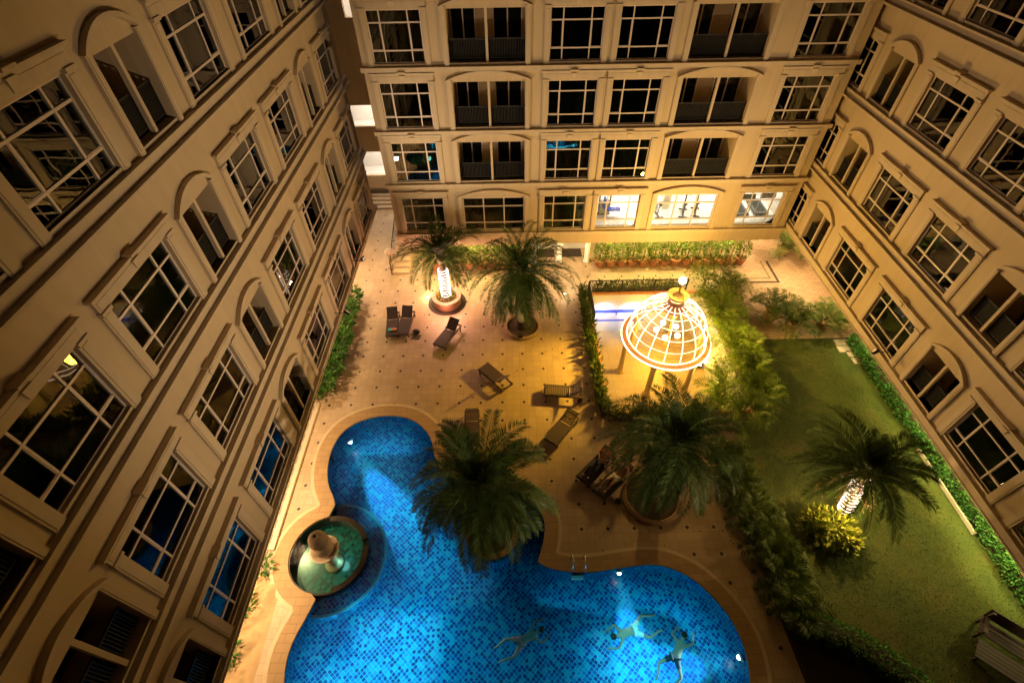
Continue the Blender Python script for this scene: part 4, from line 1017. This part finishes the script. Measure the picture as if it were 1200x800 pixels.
# fallen leaves blown over the deck and lawn
b = MB(); rr = random.Random(31)
for cx_, cy_, sp_, n_ in ((.6,20.1,1.7,46),(5.8,9.6,1.9,60),(-3.9,22.3,1.5,24),(4.0,17.5,1.0,22),(-8.9,18.5,.9,34),(9.3,8.5,.8,30),(13.2,9.2,2.0,50),(17.3,12,1.2,30),(-1.5,12.4,1.3,18)):
    for _ in range(n_):
        x, y = rr.gauss(cx_, sp_), rr.gauss(cy_, sp_)
        if -9.4 < x < 18 and not (4.4 < x < 11.9 and 13.6 < y < 23) and segd((x, y), hole) > .1 and not (-8.4 < x < 7.9 and 1 < y < 6.7) and not (-8.3 < x < .9 and 6 < y < 13.6): blade(b, rr, Vector((x, y, .012 if x < 9.6 else .03)), Vector((rr.uniform(-1,1), rr.uniform(-1,1), .12)).normalized(), rr.uniform(.05, .13), .5)
tag(b.build('leaf_litter', M['dryfrond']), kind='stuff')
# turf blades
b = MB(); rr = random.Random(77)
def inpoly(x, y): return (9.9 < x < 18.6 and 1 < y < 18.8 and not (x < 12.0 and y > 13.6) and not (x < 10.2) and not (x < 13.6 and y < 4.9-(max(0, x-11)*.9)))
for _ in range(22000):
    x, y = rr.uniform(9.9, 18.6), rr.uniform(1, 18.8)
    if inpoly(x, y):
        az = rr.uniform(0, 2*pi); h = rr.uniform(.015, .045); w = .014
        b.tri((x-w*sin(az), y+w*cos(az), -.01), (x+w*sin(az), y-w*cos(az), -.01), (x+cos(az)*h*.9, y+sin(az)*h*.9, h))
tag(b.build('grass', leaf('grass_blade', (0.038, 0.056, 0.002), (0.064, 0.086, 0.004), (0.09, 0.10, 0.010))), kind='stuff')

# ------------------------------------------------------------------ loungers
def lounger(head, foot, label, tilt=35, wheels=False, slats=True, mat='wood'):
    head = Vector(head); foot = Vector(foot); d = head - foot; rz = atan2(d.y, d.x); c = (head+foot)/2
    root = empty('sun_lounger', (c.x, c.y, 0), rz); tag(root, label, 'sun lounger', 'sun loungers on the pool deck')
    H = .33; hw = .33; xf, xb, xe = -.98, .30, .98
    f = MB()
    for s in (-1, 1): f.box(xf, xe, s*hw-.025, s*hw+.025, H-.09, H)
    f.box(xf, xf+.05, -hw+.025, hw-.025, H-.085, H-.005); f.box(xe-.05, xe, -hw+.025, hw-.025, H-.085, H-.005)
    f.build('frame', M['wood'], root)
    s = MB(); n = 13
    if slats:
        for i in range(n): x = xf+.05+(xb-xf-.06)*i/n; s.box(x, x+.085, -hw+.02, hw-.02, H+.002, H+.022)
    else: s.box(xf+.05, xb, -hw+.02, hw-.02, H+.002, H+.02)
    s.build('seat', M[mat], root)
    bk = MB(); t = radians(tilt); bl = .74; ux = Vector((cos(t), 0, sin(t))); un = Vector((-sin(t), 0, cos(t))); o = Vector((xb+.02, 0, H+.015))
    for sy in (-1, 1): bk.obox(o+ux*bl/2+Vector((0, sy*(hw-.05), 0)), ux*bl/2, Vector((0,.025,0)), un*.02)
    if slats:
        for i in range(8): bk.obox(o+ux*(.05+bl*.92*i/7.4), ux*.036, Vector((0,hw-.08,0)), un*.009)
    else: bk.obox(o+ux*bl/2, ux*bl*.48, Vector((0,hw-.08,0)), un*.008); bk.obox(o+ux*bl*.96, ux*.03, Vector((0,hw-.08,0)), un*.016)
    bk.build('backrest', M[mat], root)
    pr = MB(); q = o+ux*bl*.7
    for sy in (-1, 1): pr.tube([(q.x, sy*(hw-.08), q.z), (q.x+.12, sy*(hw-.08), H-.03)], .014, 6)
    pr.build('prop', M['wood'], root)
    for x in (xf+.14, xe-.16):
        for sy in (-1, 1):
            if wheels and x > 0: continue
            l = MB(); l.box(x-.03, x+.03, sy*hw-.028, sy*hw+.028, 0, H-.09); l.build('leg', M['wood'], root)
    if wheels:
        for sy in (-1, 1):
            w = MB(); w.tube([(xe-.16, sy*(hw+.03), .13), (xe-.16, sy*(hw+.075), .13)], .13, 18); w.build('wheel', M['wood'], root)
            l = MB(); l.box(xe-.19, xe-.13, sy*hw-.028, sy*hw+.026, .10, H-.09); l.build('leg', M['wood'], root)
    return root
def gp(a, z=.35): v = G(*a, z); return (v.x, v.y, 0)
lounger(gp((461,364)), gp((459,394)), 'dark sling lounger with a small towel, left one of the pair beside the planter', 40, slats=False, mat='sling')
lounger(gp((480,362)), gp((470,393)), 'dark sling lounger without a towel in the pair near the shoes', 40, slats=False, mat='sling')
lounger(gp((535,378)), gp((513,405)), 'dark sling lounger alone in front of the pink planter', 38, slats=False, mat='sling')
lounger(gp((594,452)), gp((567,429)), 'slatted wooden lounger turned away in the open middle of the deck', 48)
lounger(gp((682,459)), gp((639,456)), 'wooden lounger with wheels standing sideways beside the strap hedge', 42, True)
lounger(gp((671,485)), gp((645,517)), 'wooden lounger lying diagonally between the wheeled lounger and the people', 18)
lounger(gp((553,486)), gp((553,514)), 'wooden lounger half hidden under the pool palm fronds', 0.5)
H1, F1 = gp((713,532)), gp((684,561)); H2, F2 = gp((735,547)), gp((702,578))
lounger(H1, F1, 'wooden lounger under the person in the red top', 34)
lounger(H2, F2, 'wooden lounger under the person in white shorts', 34)
# towel, shoes
t1 = gp((458,387)); b = MB(); b.ball((0,0,0), .13, 10, 6, (1.2,1,.45)); o = b.build('cloth', M['teal'], None, (t1[0]-.02, t1[1], .41), True); tag(o, 'teal crumpled cloth lying on the paired lounger', 'cloth')
b = MB(); b.ball((0,0,0), .12, 10, 6, (1.3,1,.5)); o = b.build('cloth', M['pinkc'], None, (t1[0]+.17, t1[1]+.02, .41), True); tag(o, 'coral crumpled cloth lying next to the teal cloth', 'cloth')
def shoe(loc, rz, lb, m='black', g='shoes on the deck'):
    root = empty('sandal', (*loc, .006), rz); tag(root, lb, 'sandal', g)
    s = MB(); s.lathe([(1,0),(1,.022)], n=18)
    s.v = [(x*.15*(1 if x < 0 else 1.05), y*.055*(1.15 if x > 0 else .9), z) for x, y, z in s.v]; s.build('sole', M[m], root)
    t = MB(); t.tube([(.0,-.055,.02),(.03,-.03,.06),(.03,.03,.06),(.0,.055,.02)], .018, 6); t.build('strap', M[m], root)
bag = empty('bag', (*G(488, 390)[:2], 0)); tag(bag, 'small black bag on the deck beside the paired loungers', 'bag')
b = MB(); b.ball((0,0,.11), .19, 14, 8, (1.15,.8,.6)); b.build('pouch', M['black'], bag, smooth=True); b = MB(); b.tube([(-.1,0,.2),(-.05,.02,.28),(.05,.02,.28),(.1,0,.2)], .012, 6); b.build('handle', M['black'], bag)
for i, (px, py, rz, lb) in enumerate(((491,394,.3,'black sandal right below the bag'),(489,397,.2,'black sandal furthest below the bag'),(484,396.5,.5,'dark sandal close to the lounger foot'))): shoe(G(px, py)[:2], rz, lb)
for i, (px, py, rz, lb) in enumerate(((722,587,1.3,'black sandal at the feet of the person in white shorts'),(725,588,1.4,'black sandal nearest the palm planter'))): shoe(G(px, py)[:2], rz, lb)
# star of spilled water / leaf on the deck
b = MB(); rr = random.Random(2)
frond(b, (0,0,.02), .8, .05, .55, .2, 10, .16, .02, rr, .1, .006)
tag(b.build('fallen_frond', M['areca'], None, tuple(G(582,486)[:2])+(.01,)), 'small fallen palm frond lying on the deck above the pool palm', 'fallen frond')

# ------------------------------------------------------------------ people
def skinned(joints, edges, name, m, parent=None, sub=1):
    me = bpy.data.meshes.new(name); names = list(joints); idx = {k: i for i, k in enumerate(names)}
    me.from_pydata([joints[k][0] for k in names], [(idx[a], idx[c]) for a, c in edges], [])
    o = bpy.data.objects.new(name, me); C.objects.link(o)
    md = o.modifiers.new('s', 'SKIN'); md.use_smooth_shade = True
    for k in names:
        r = joints[k][1]; r = (r, r) if not isinstance(r, tuple) else r
        me.skin_vertices[0].data[idx[k]].radius = r
    me.skin_vertices[0].data[0].use_root = True
    s = o.modifiers.new('d', 'SUBSURF'); s.levels = sub; s.render_levels = sub
    dg = bpy.context.evaluated_depsgraph_get(); nm = bpy.data.meshes.new_from_object(o.evaluated_get(dg))
    bpy.data.objects.remove(o); nm.name = name
    nm.materials.clear(); nm.materials.append(m)
    for p in nm.polygons: p.use_smooth = True
    o = bpy.data.objects.new(name, nm); C.objects.link(o)
    if parent: o.parent = parent
    return o
def person(loc, rz, label, J, clothes, hair_off=(0,0,0), hair_r=.115, rx=0.0):
    root = empty('person', loc, rz); tag(root, label, 'person')
    root.rotation_euler = (rx, 0, rz)
    j = {k: (Vector(v), r) for k, v, r in (
        ('pelvis', J['pelvis'], (.155,.11)), ('waist', J['waist'], (.135,.10)), ('chest', J['chest'], (.165,.11)), ('neckb', J['neck'], .06), ('headb', Vector(J['neck']).lerp(Vector(J['head']), .45), .062), ('head', J['head'], .098), ('crown', Vector(J['head'])+(Vector(J['head'])-Vector(J['neck'])).normalized()*.10, .07))}
    E = [('pelvis','waist'),('waist','chest'),('chest','neckb'),('neckb','headb'),('headb','head'),('head','crown')]
    for s in 'LR':
        j['sh'+s] = (Vector(J['sh'+s]), .062); j['el'+s] = (Vector(J['el'+s]), .043); j['wr'+s] = (Vector(J['wr'+s]), .030)
        hd = (Vector(J['wr'+s])-Vector(J['el'+s])).normalized(); j['pa'+s] = (Vector(J['wr'+s])+hd*.08, (.042,.020))
        j['hip'+s] = (Vector(J['hip'+s]), .092); j['kn'+s] = (Vector(J['kn'+s]), .060); j['an'+s] = (Vector(J['an'+s]), .040); j['to'+s] = (Vector(J['to'+s]), .032)
        E += [('chest','sh'+s),('sh'+s,'el'+s),('el'+s,'wr'+s),('wr'+s,'pa'+s),('pelvis','hip'+s),('hip'+s,'kn'+s),('kn'+s,'an'+s),('an'+s,'to'+s)]
    body = skinned(j, E, 'body', M['skin'], root, 2)
    # fingers, face
    x = MB()
    for s in 'LR':
        w = Vector(J['wr'+s]); hd = (w-Vector(J['el'+s])).normalized(); sd = hd.cross(Vector((0,0,1)))
        sd = sd.normalized() if sd.length > .05 else Vector((1,0,0)); dn = hd.cross(sd)
        for k, l in enumerate((.065,.078,.074,.058)):
            p = w+hd*.09+sd*(.028*(k-1.5)*1.0); x.tube([p, p+hd*l*.55+dn*.006, p+hd*l+dn*.022], [.0095,.009,.007], 6)
        p = w+hd*.03+sd*(-.04); x.tube([p, p+hd*.03-sd*.025, p+hd*.065-sd*.03], [.012,.010,.008], 6)
    h = Vector(J['head']); ax = (h-Vector(J['neck'])).normalized(); fw = Vector(J['face']).normalized(); fw = (fw-ax*fw.dot(ax)).normalized(); sd = ax.cross(fw)
    x.obox(h+fw*.105-ax*.005, sd*.011, fw*.016, ax*.02)
    for s in (-1, 1): x.ball(h+sd*s*.098, .022, 8, 6, (1,1,1.3))
    bm = bmesh.new(); bm.from_mesh(body.data); tm = bpy.data.meshes.new('t'); tm.from_pydata(x.v, [], x.f); bm.from_mesh(tm); bm.to_mesh(body.data); bm.free(); bpy.data.meshes.remove(tm)
    e = MB()
    for s in (-1, 1): e.ball(h+fw*.094+sd*s*.034+ax*.018, .011, 8, 6)
    e.build('eyes', M['black'], root); mo = MB(); mo.obox(h+fw*.097-ax*.05, sd*.026, fw*.006, ax*.006); mo.build('mouth', M['red'], root)
    hm = MB(); cc = h+ax*.055-fw*.022
    hm.ball(cc, hair_r, 14, 9); hm.v = [tuple(Vector(v)-fw*max(0, (Vector(v)-h).dot(fw)-.055)) for v in hm.v]; hm.build('hair', M['hair'], root, smooth=True)
    for nm, mt_, ks, ed in clothes:
        jj = {k: (j[k][0], (tuple(q*1.13+.006 for q in j[k][1]) if isinstance(j[k][1], tuple) else j[k][1]*1.13+.006)) for k in ks}
        for (k, tname, f) in [z for z in ed if len(z) == 3]:
            jj[tname] = (j[k[0]][0].lerp(j[k[1]][0], f), .085)
        skinned(jj, [z for z in ed if len(z) == 2], nm, M[mt_], root, 2)
    return root
SHIRT = ['pelvis','waist','chest','shL','shR']
SHE = [('pelvis','waist'),('waist','chest'),('chest','shL'),('chest','shR'),(('shL','elL'),'slL',.45),(('shR','elR'),'slR',.45),('shL','slL'),('shR','slR')]
SHORT = ['pelvis','hipL','hipR']
SOE = [('pelvis','hipL'),('pelvis','hipR'),(('hipL','knL'),'tL',.6),(('hipR','knR'),'tR',.6),('hipL','tL'),('hipR','tR')]
def lying(leg=0.0, arms=0):
    # reclined on a lounger: local +x towards the head, origin at the lounger centre on the ground
    z = .47; t = radians(34); bx = lambda s: (.34+s*cos(t), .36+.12+s*sin(t))
    P = {}
    P['pelvis'] = (.18, 0, z); P['waist'] = (.34, 0, z+.03); x, zz = bx(.32); P['chest'] = (x, 0, zz); x, zz = bx(.52); P['neck'] = (x, 0, zz+.02); x, zz = bx(.70); P['head'] = (x, 0, zz+.05); P['face'] = (-sin(t)*.9, 0, cos(t))
    for s, k in ((1,'L'),(-1,'R')):
        x, zz = bx(.44); P['sh'+k] = (x, s*.18, zz); P['el'+k] = (x-.20, s*.30, zz-.14); P['wr'+k] = (x-.42, s*(.26 if not arms else .12), zz-.13+(.10 if arms else 0))
        P['hip'+k] = (.10, s*.10, z); P['kn'+k] = (-.32, s*.13, z+.02+leg*(1 if k == 'L' else .35)); P['an'+k] = (-.70, s*.12, z-.06); P['to'+k] = (-.80, s*.15, z+.05)
    return P
def at(head, foot): h = Vector(head); f = Vector(foot); c = (h+f)/2; return (c.x, c.y, 0), atan2((h-f).y, (h-f).x)
l, rz = at(H1, F1); person(l, rz, 'person in a red top and dark trousers lying on a lounger beside the bushy palm', lying(.10, 1), [('shirt','red',SHIRT,SHE),('trousers','navy',['pelvis','hipL','hipR','knL','knR','anL','anR'],[('pelvis','hipL'),('pelvis','hipR'),('hipL','knL'),('hipR','knR'),('knL','anL'),('knR','anR')])])
l, rz = at(H2, F2); person(l, rz, 'bare-legged person in white shorts lying on a lounger half under the fronds', lying(.16, 0), [('shorts','whitecloth',SHORT,SOE)])
def swim(kick=.1, stroke=0.0):
    P = {'pelvis': (0,0,0), 'waist': (.16,0,.01), 'chest': (.40,0,.03), 'neck': (.58,0,.06), 'head': (.74,0,.11), 'face': (.6,0,-.8)}
    for s, k in ((1,'L'),(-1,'R')):
        P['sh'+k] = (.50, s*.19, .03); P['el'+k] = (.66+stroke*s*.1, s*(.38), -.02); P['wr'+k] = (.90+stroke*s*.15, s*.30, -.03)
        P['hip'+k] = (-.10, s*.10, 0); P['kn'+k] = (-.50, s*(.16+kick), -.04); P['an'+k] = (-.90, s*(.14+kick*.6), -.05+kick*.1*s); P['to'+k] = (-1.05, s*(.15+kick*.6), -.09)
    return P
def gw(px, py): v = G(px, py, -.45); return (v.x, v.y, -.62)
person(gw(742,738), radians(195), 'pale swimmer stretched out in the bright patch of the pool', swim(.22, .6), [('shorts','whitecloth',SHORT,SOE)])
person(gw(792,768), radians(55), 'swimmer in dark trunks near the right underwater lamp', swim(.25, -.5), [('shorts','navy',SHORT,SOE)], rx=0)
person(gw(612,750), radians(25), 'swimmer in coral trunks crossing the dark middle of the pool', swim(.15, .3), [('shorts','pinkc',SHORT,SOE)])

# pool ladder
lad = empty('pool_ladder', (2.40, 6.80, 0)); tag(lad, 'chrome pool ladder with a pale step at the deck edge', 'ladder')
for x in (-.24, .24):
    b = MB(); b.tube([(x,.42,.02),(x,.40,.55),(x,.28,.74),(x,.08,.74),(x,-.06,.55),(x,-.08,-.9)], .022, 8); b.build('handrail', M['chrome'], lad, smooth=True)
for z in (-.22, -.5, -.78): b = MB(); b.box(-.24, .24, -.15, -.01, z-.02, z+.02); b.build('tread', M['white'], lad)
# underwater lamps, plus added unseen panels that brighten the pool walls
def fill_wash(loc, to, sx, pw):
    d = Vector(to)-Vector(loc); area(loc, sx, .5, pw, (.10, .78, 1.0), tuple(d.to_track_quat('-Z', 'Y').to_euler()))
fill_wash((-6.2, 12.4, -.65), (-6.2, 14.2, -.55), 2.6, 26);
fill_wash((2.4, 5.5, -.65), (2.6, 6.75, -.55), 3.2, 16); fill_wash((5.2, 5.4, -.65), (5.6, 6.9, -.55), 2.6, 22); fill_wash((6.4, 4.4, -.65), (7.6, 5.2, -.55), 2.0, 20); fill_wash((6.9, 3.2, -.65), (7.9, 3.4, -.55), 1.6, 10)
fill_wash((-7.0, 4.4, -.7), (-8.0, 4.6, -.55), 2.2, 10); fill_wash((-7.2, 11.6, -.7), (-8.4, 11.6, -.55), 1.8, 8)
def plamp(px, py, to, power, lb, z=-.45, ang=55):
    v = G(px, py, -.25); root = empty('pool_lamp', (v.x, v.y, z)); tag(root, lb, 'lamp', 'underwater lamps of the pool'); t = Vector(to); d = (t-Vector((v.x, v.y, z))).normalized()
    b = MB(); b.ball((0,0,0), .08, 16, 10); b.build('lens', M['e_pool'], root, smooth=True)
    c = MB(); c.tube([tuple(-d*.10), tuple(-d*.03)], .15, 18); c.build('housing', M['white'], root)
    spot(tuple(Vector((v.x, v.y, z))+d*.13), to, power*2.6, (0.45, 0.90, 1.0), ang, .9, .10); return root
plamp(410, 517, (-6.0, 10.6, -1.1), 4500, 'glowing underwater lamp at the upper left end of the pool', ang=30)
plamp(726, 670, (4.25, 4.6, -1.15), 3500, 'glowing underwater lamp beside the chrome ladder', ang=38)
plamp(867, 769, (5.4, 3.6, -1.15), 2500, 'glowing underwater lamp at the right end of the pool', ang=45)
for (x, y, w_, pw, cc) in ((-6.4,12.6,2.2,20,(.12,.84,1)),(-5.2,10.2,2.6,24,(.10,.82,1)),(-3.9,7.6,2.4,17,(.08,.76,1)),(-4.6,4.2,3.2,175,(.10,.82,1)),(-6.4,3.2,1.8,60,(.1,.8,1)),(-1.6,3.4,2.8,15,(.05,.7,1)),(1.4,4.0,2.6,8,(.05,.7,1)),(4.1,4.0,2.4,60,(.12,.85,1)),(6.3,4.2,1.8,14,(.1,.8,1)),(-1.9,7.2,2.0,10,(.3,.75,1))):
    area((x, y, -.16), w_, w_, pw, cc)  # added unseen glow panels brightening the pool floor
point((BC[0]+.5, BC[1]-.2, -.3), 13, (0.40, 1.0, 0.95), .2)

# ------------------------------------------------------------------ bench on the lawn
be = empty('garden_bench', (16.95, 4.05, 0), radians(-42)); tag(be, 'weathered wooden garden bench seen from above at the edge of the lawn', 'bench')
b = MB()
for i in range(4): b.box(-.95, .95, -.42+i*.155, -.42+i*.155+.14, .42, .46)
b.build('seat', M['wood2'], be)
b = MB()
for i in range(3): b.obox((0, .27+.03*i, .60+i*.15), (.95,0,0), (0,.03,.065), (0,.014,-.006))
b.build('backrest', M['wood2'], be)
for x in (-.85, .85):
    for y in (-.36, .24): b = MB(); b.box(x-.04, x+.04, y-.04, y+.04, 0, .42 if y < 0 else .98); b.build('leg', M['wood2'], be)
    b = MB(); b.box(x-.05, x+.05, -.42, .24, .62, .66); b.build('armrest', M['wood2'], be)
    b = MB(); b.box(x-.03, x+.03, -.39, -.33, .46, .62); b.build('arm_support', M['wood2'], be)
tb = empty('garden_table', (16.35, 3.3, 0), radians(-42)); tag(tb, 'low weathered plank table in front of the garden bench', 'table')
b = MB()
for i in range(5): b.box(-.95, .95, -.35+i*.142, -.35+i*.142+.13, .40, .44)
b.build('tabletop', M['wood2'], tb)
for x in (-.8, .8):
    for y in (-.25, .25): b = MB(); b.box(x-.04, x+.04, y-.04, y+.04, 0, .40); b.build('leg', M['wood2'], tb)

# ------------------------------------------------------------------ gym equipment
def bike(x, y, rz, lb):
    r = empty('exercise_bike', (x, y, gz), rz); tag(r, lb, 'exercise bike', 'machines in the gym'); b = MB()
    b.box(-.5, .5, -.05, .05, .03, .09); b.box(-.5, -.42, -.25, .25, 0, .06); b.box(.42, .5, -.25, .25, 0, .06); b.tube([(-.15,0,.08),(-.28,0,.75)], .04, 8); b.tube([(.2,0,.08),(.34,0,1.05)], .045, 8); b.build('frame', M['gymgrey'], r)
    b = MB(); b.tube([(.28,-.06,.38),(.28,.06,.38)], .26, 20); b.build('flywheel', M['gymsteel'], r)
    b = MB(); b.ball((-.29,0,.80), .14, 10, 6, (1.1,.8,.4)); b.build('saddle', M['black'], r)
    b = MB(); b.tube([(.2,-.24,1.1),(.34,-.2,1.08),(.34,.2,1.08),(.2,.24,1.1)], .022, 6); b.box(.30,.40,-.12,.12,1.1,1.28); b.build('handlebar', M['gymgrey'], r)
    b = MB(); b.tube([(.1,-.16,.3),(.1,.16,.45)], .02, 6); b.build('crank', M['gymsteel'], r)
bike(8.75, 25.9, radians(100), 'exercise bike nearest the pillar behind the arched gym window')
bike(10.35, 25.9, radians(75), 'middle exercise bike behind the arched gym window')
bike(11.1, 26.0, radians(75), 'exercise bike at the right end of the arched gym window')
def treadmill(x, y, rz, lb):
    r = empty('treadmill', (x, y, gz), rz); tag(r, lb, 'treadmill', 'machines in the gym'); b = MB(); b.box(-.4, .4, -.8, .8, .08, .2); b.build('deck', M['gymgrey'], r)
    b = MB(); b.box(-.27, .27, -.78, .6, .2, .215); b.build('belt', M['black'], r)
    b = MB()
    for s in (-1, 1): b.tube([(s*.38,.65,.15),(s*.38,.72,1.25),(s*.36,.1,1.0)], .03, 8)
    b.build('handrail', M['gymsteel'], r); b = MB(); b.obox((0,.72,1.28), (.4,0,0), (0,.08,.08), (0,-.05,.12)); b.build('console', M['gymgrey'], r)
treadmill(13.7, 26.2, radians(180), 'treadmill standing in the middle of the right gym window')
treadmill(14.9, 26.3, radians(180), 'treadmill at the right edge of the right gym window')
mg = empty('weight_machine', (5.6, 26.0, gz)); tag(mg, 'blue-padded weight machine behind the left gym window', 'weight machine')
b = MB(); b.box(-.4,.4,-.06,.06,0,.06); b.box(-.35,-.28,-.05,.05,0,2.1); b.box(.28,.35,-.05,.05,0,2.1); b.box(-.35,1.1,-.04,.04,2.05,2.13); b.build('frame', M['gymgrey'], mg)
b = MB(); b.box(-.27,.27,-.12,.12,.1,.9); b.build('weight_stack', M['gymsteel'], mg)
b = MB(); b.box(.0,.9,-.45,-.15,.45,.56); b.build('seat_pad', M['gymblue'], mg); b = MB(); b.box(-.12,.0,-.45,-.15,.6,1.25); b.build('back_pad', M['gymblue'], mg)
b = MB(); b.tube([(.6,0,2.05),(.9,-.2,1.5),(1.3,-.3,1.65)], .025, 6); b.tube([(.5,0,2.05),(.4,-.2,1.4)], .02, 6); b.build('lever', M['gymgrey'], mg)

# ------------------------------------------------------------------ deck and wing lamps
for i, (px, py, lb) in enumerate(((502,349,'small bright deck lamp left of the pink planter'),(662,345,'small bright deck lamp right of the dark-trunked palm'))):
    v = G(px, py); r = empty('deck_lamp', (v.x, v.y, 0)); tag(r, lb, 'lamp', 'deck lamps')
    b = MB(); b.lathe([(.10,.0),(.10,.05),(.08,.06)], n=16); b.build('housing', M['chrome'], r); b = MB(); b.lathe([(.075,.061),(.02,.075)], n=16); b.build('lens', M['e_white'], r)
    point((v.x, v.y, .35), 45, (1.0, 0.66, 0.34), .08)
# downlights under the left wing
for y, pw in ((26.8,500),(24.5,600),(22.0,560),(19.5,480),(17.0,480),(14.2,520),(11.4,620),(9.0,760),(7.0,900),(5.2,560),(3.2,380)):
    b = MB(); b.lathe([(.09,0),(.09,.03)], n=14); b.build('downlight', M['e_white'], leftw, (y, 1.88, 3.25))
    q = MB(); q.box(-.03, .03, -.03, .03, .03, .47); q.build('lamp_rod', M['rail'], leftw, (y, 1.88, 3.25))
    spot((-10.2, y, 3.2), (-9.3, y, 0), pw*(.75 if 12 < y < 24 else 1), (1.0, 0.64, 0.31), 130, .9)
# downlights under the right wing
for y, pw in ((33,900),(30,900),(27.5,1000),(25,1000),(22.5,900),(20,700),(17,600),(14,650),(11.5,900),(9,1200),(6.5,1250),(4,300)):
    far = y > 19
    b = MB(); b.lathe([(.09,0),(.09,.03)], n=14); b.build('downlight', M['e_white'], rightw, (-y, 2.83, 2.56) if not far else (-y, 1.4, 3.50))
    if not far: q = MB(); q.box(-.04, .04, 0, .34, 0, .05); q.build('lamp_arm', M['rail'], rightw, (-y, 2.86, 2.60))
    if not far: spot((17.1, y, 3.48), (18.9, y, .5), pw*.9, (1.0, 0.90, 0.38), 75, .8)
    spot((18.95 if not far else 17.5, y, 2.5 if not far else 3.46), (17.2 if not far else 17.0, y, 0), pw*(.42 if not far else 1), (1.0, 0.66, 0.30) if far else (1.0, 0.86, 0.34), 150 if not far else 125, .9)
# made-up wall fixtures, added as fill light to brighten the three facades
def fill_flood(loc, to, power, lb, angle=75, col=(1.0, 0.73, 0.46)):
    d = (Vector(to)-Vector(loc)).normalized(); r = empty('fill_light', loc); tag(r, lb, 'fill_light', 'added facade fill lights'); sd = d.cross(Vector((0,0,1))).normalized(); up = sd.cross(d)
    c = Vector((0,0,0)); q = MB(); q.obox(c-d*.08, sd*.13, up*.09, d*.06); q.build('housing', M['rail'], r)
    q = MB(); q.obox(c-d*.015, sd*.115, up*.075, d*.004); q.build('lens', M['e_fill'], r)
    wx = .75 if loc[0] > 0 else -.65; q = MB(); q.tube([(wx,0,-.12),(0,0,-.12),(0,0,-.05)], .018, 6); q.build('bracket', M['rail'], r)
    spot(Vector(loc)+d*.03, to, power, col, angle, 1.0, .12)
fill_flood((15.3,1.0,6.0), (-8.3,14.5,8.6), 13000, 'added bracketed floodlight on the right wing aimed over the lawn and pool', 50)
fill_flood((15.3,14.0,4.4), (7.5,24.4,11.5), 2300, 'added bracketed floodlight on the right wing aimed at the gym side of the back wing', 80)
fill_flood((-7.6,17.0,4.4), (-1.0,24.4,11.0), 3000, 'added bracketed floodlight on the left wing aimed at the back wing', 72)
fill_flood((-7.6,21.0,4.4), (16.0,12.5,10.5), 4600, 'added bracketed floodlight on the left wing aimed over the deck at the opposite wing', 70)
fill_flood((-7.6,0.2,4.6), (2.0,24.4,13.0), 4200, 'added bracketed floodlight on the left wing beside the sandy bed', 50)
# lit hotel room behind pale curtains
point((-9.5, 18.4, TOPS[0]-.7), 55, (0.85, 0.75, 1.0), .2)
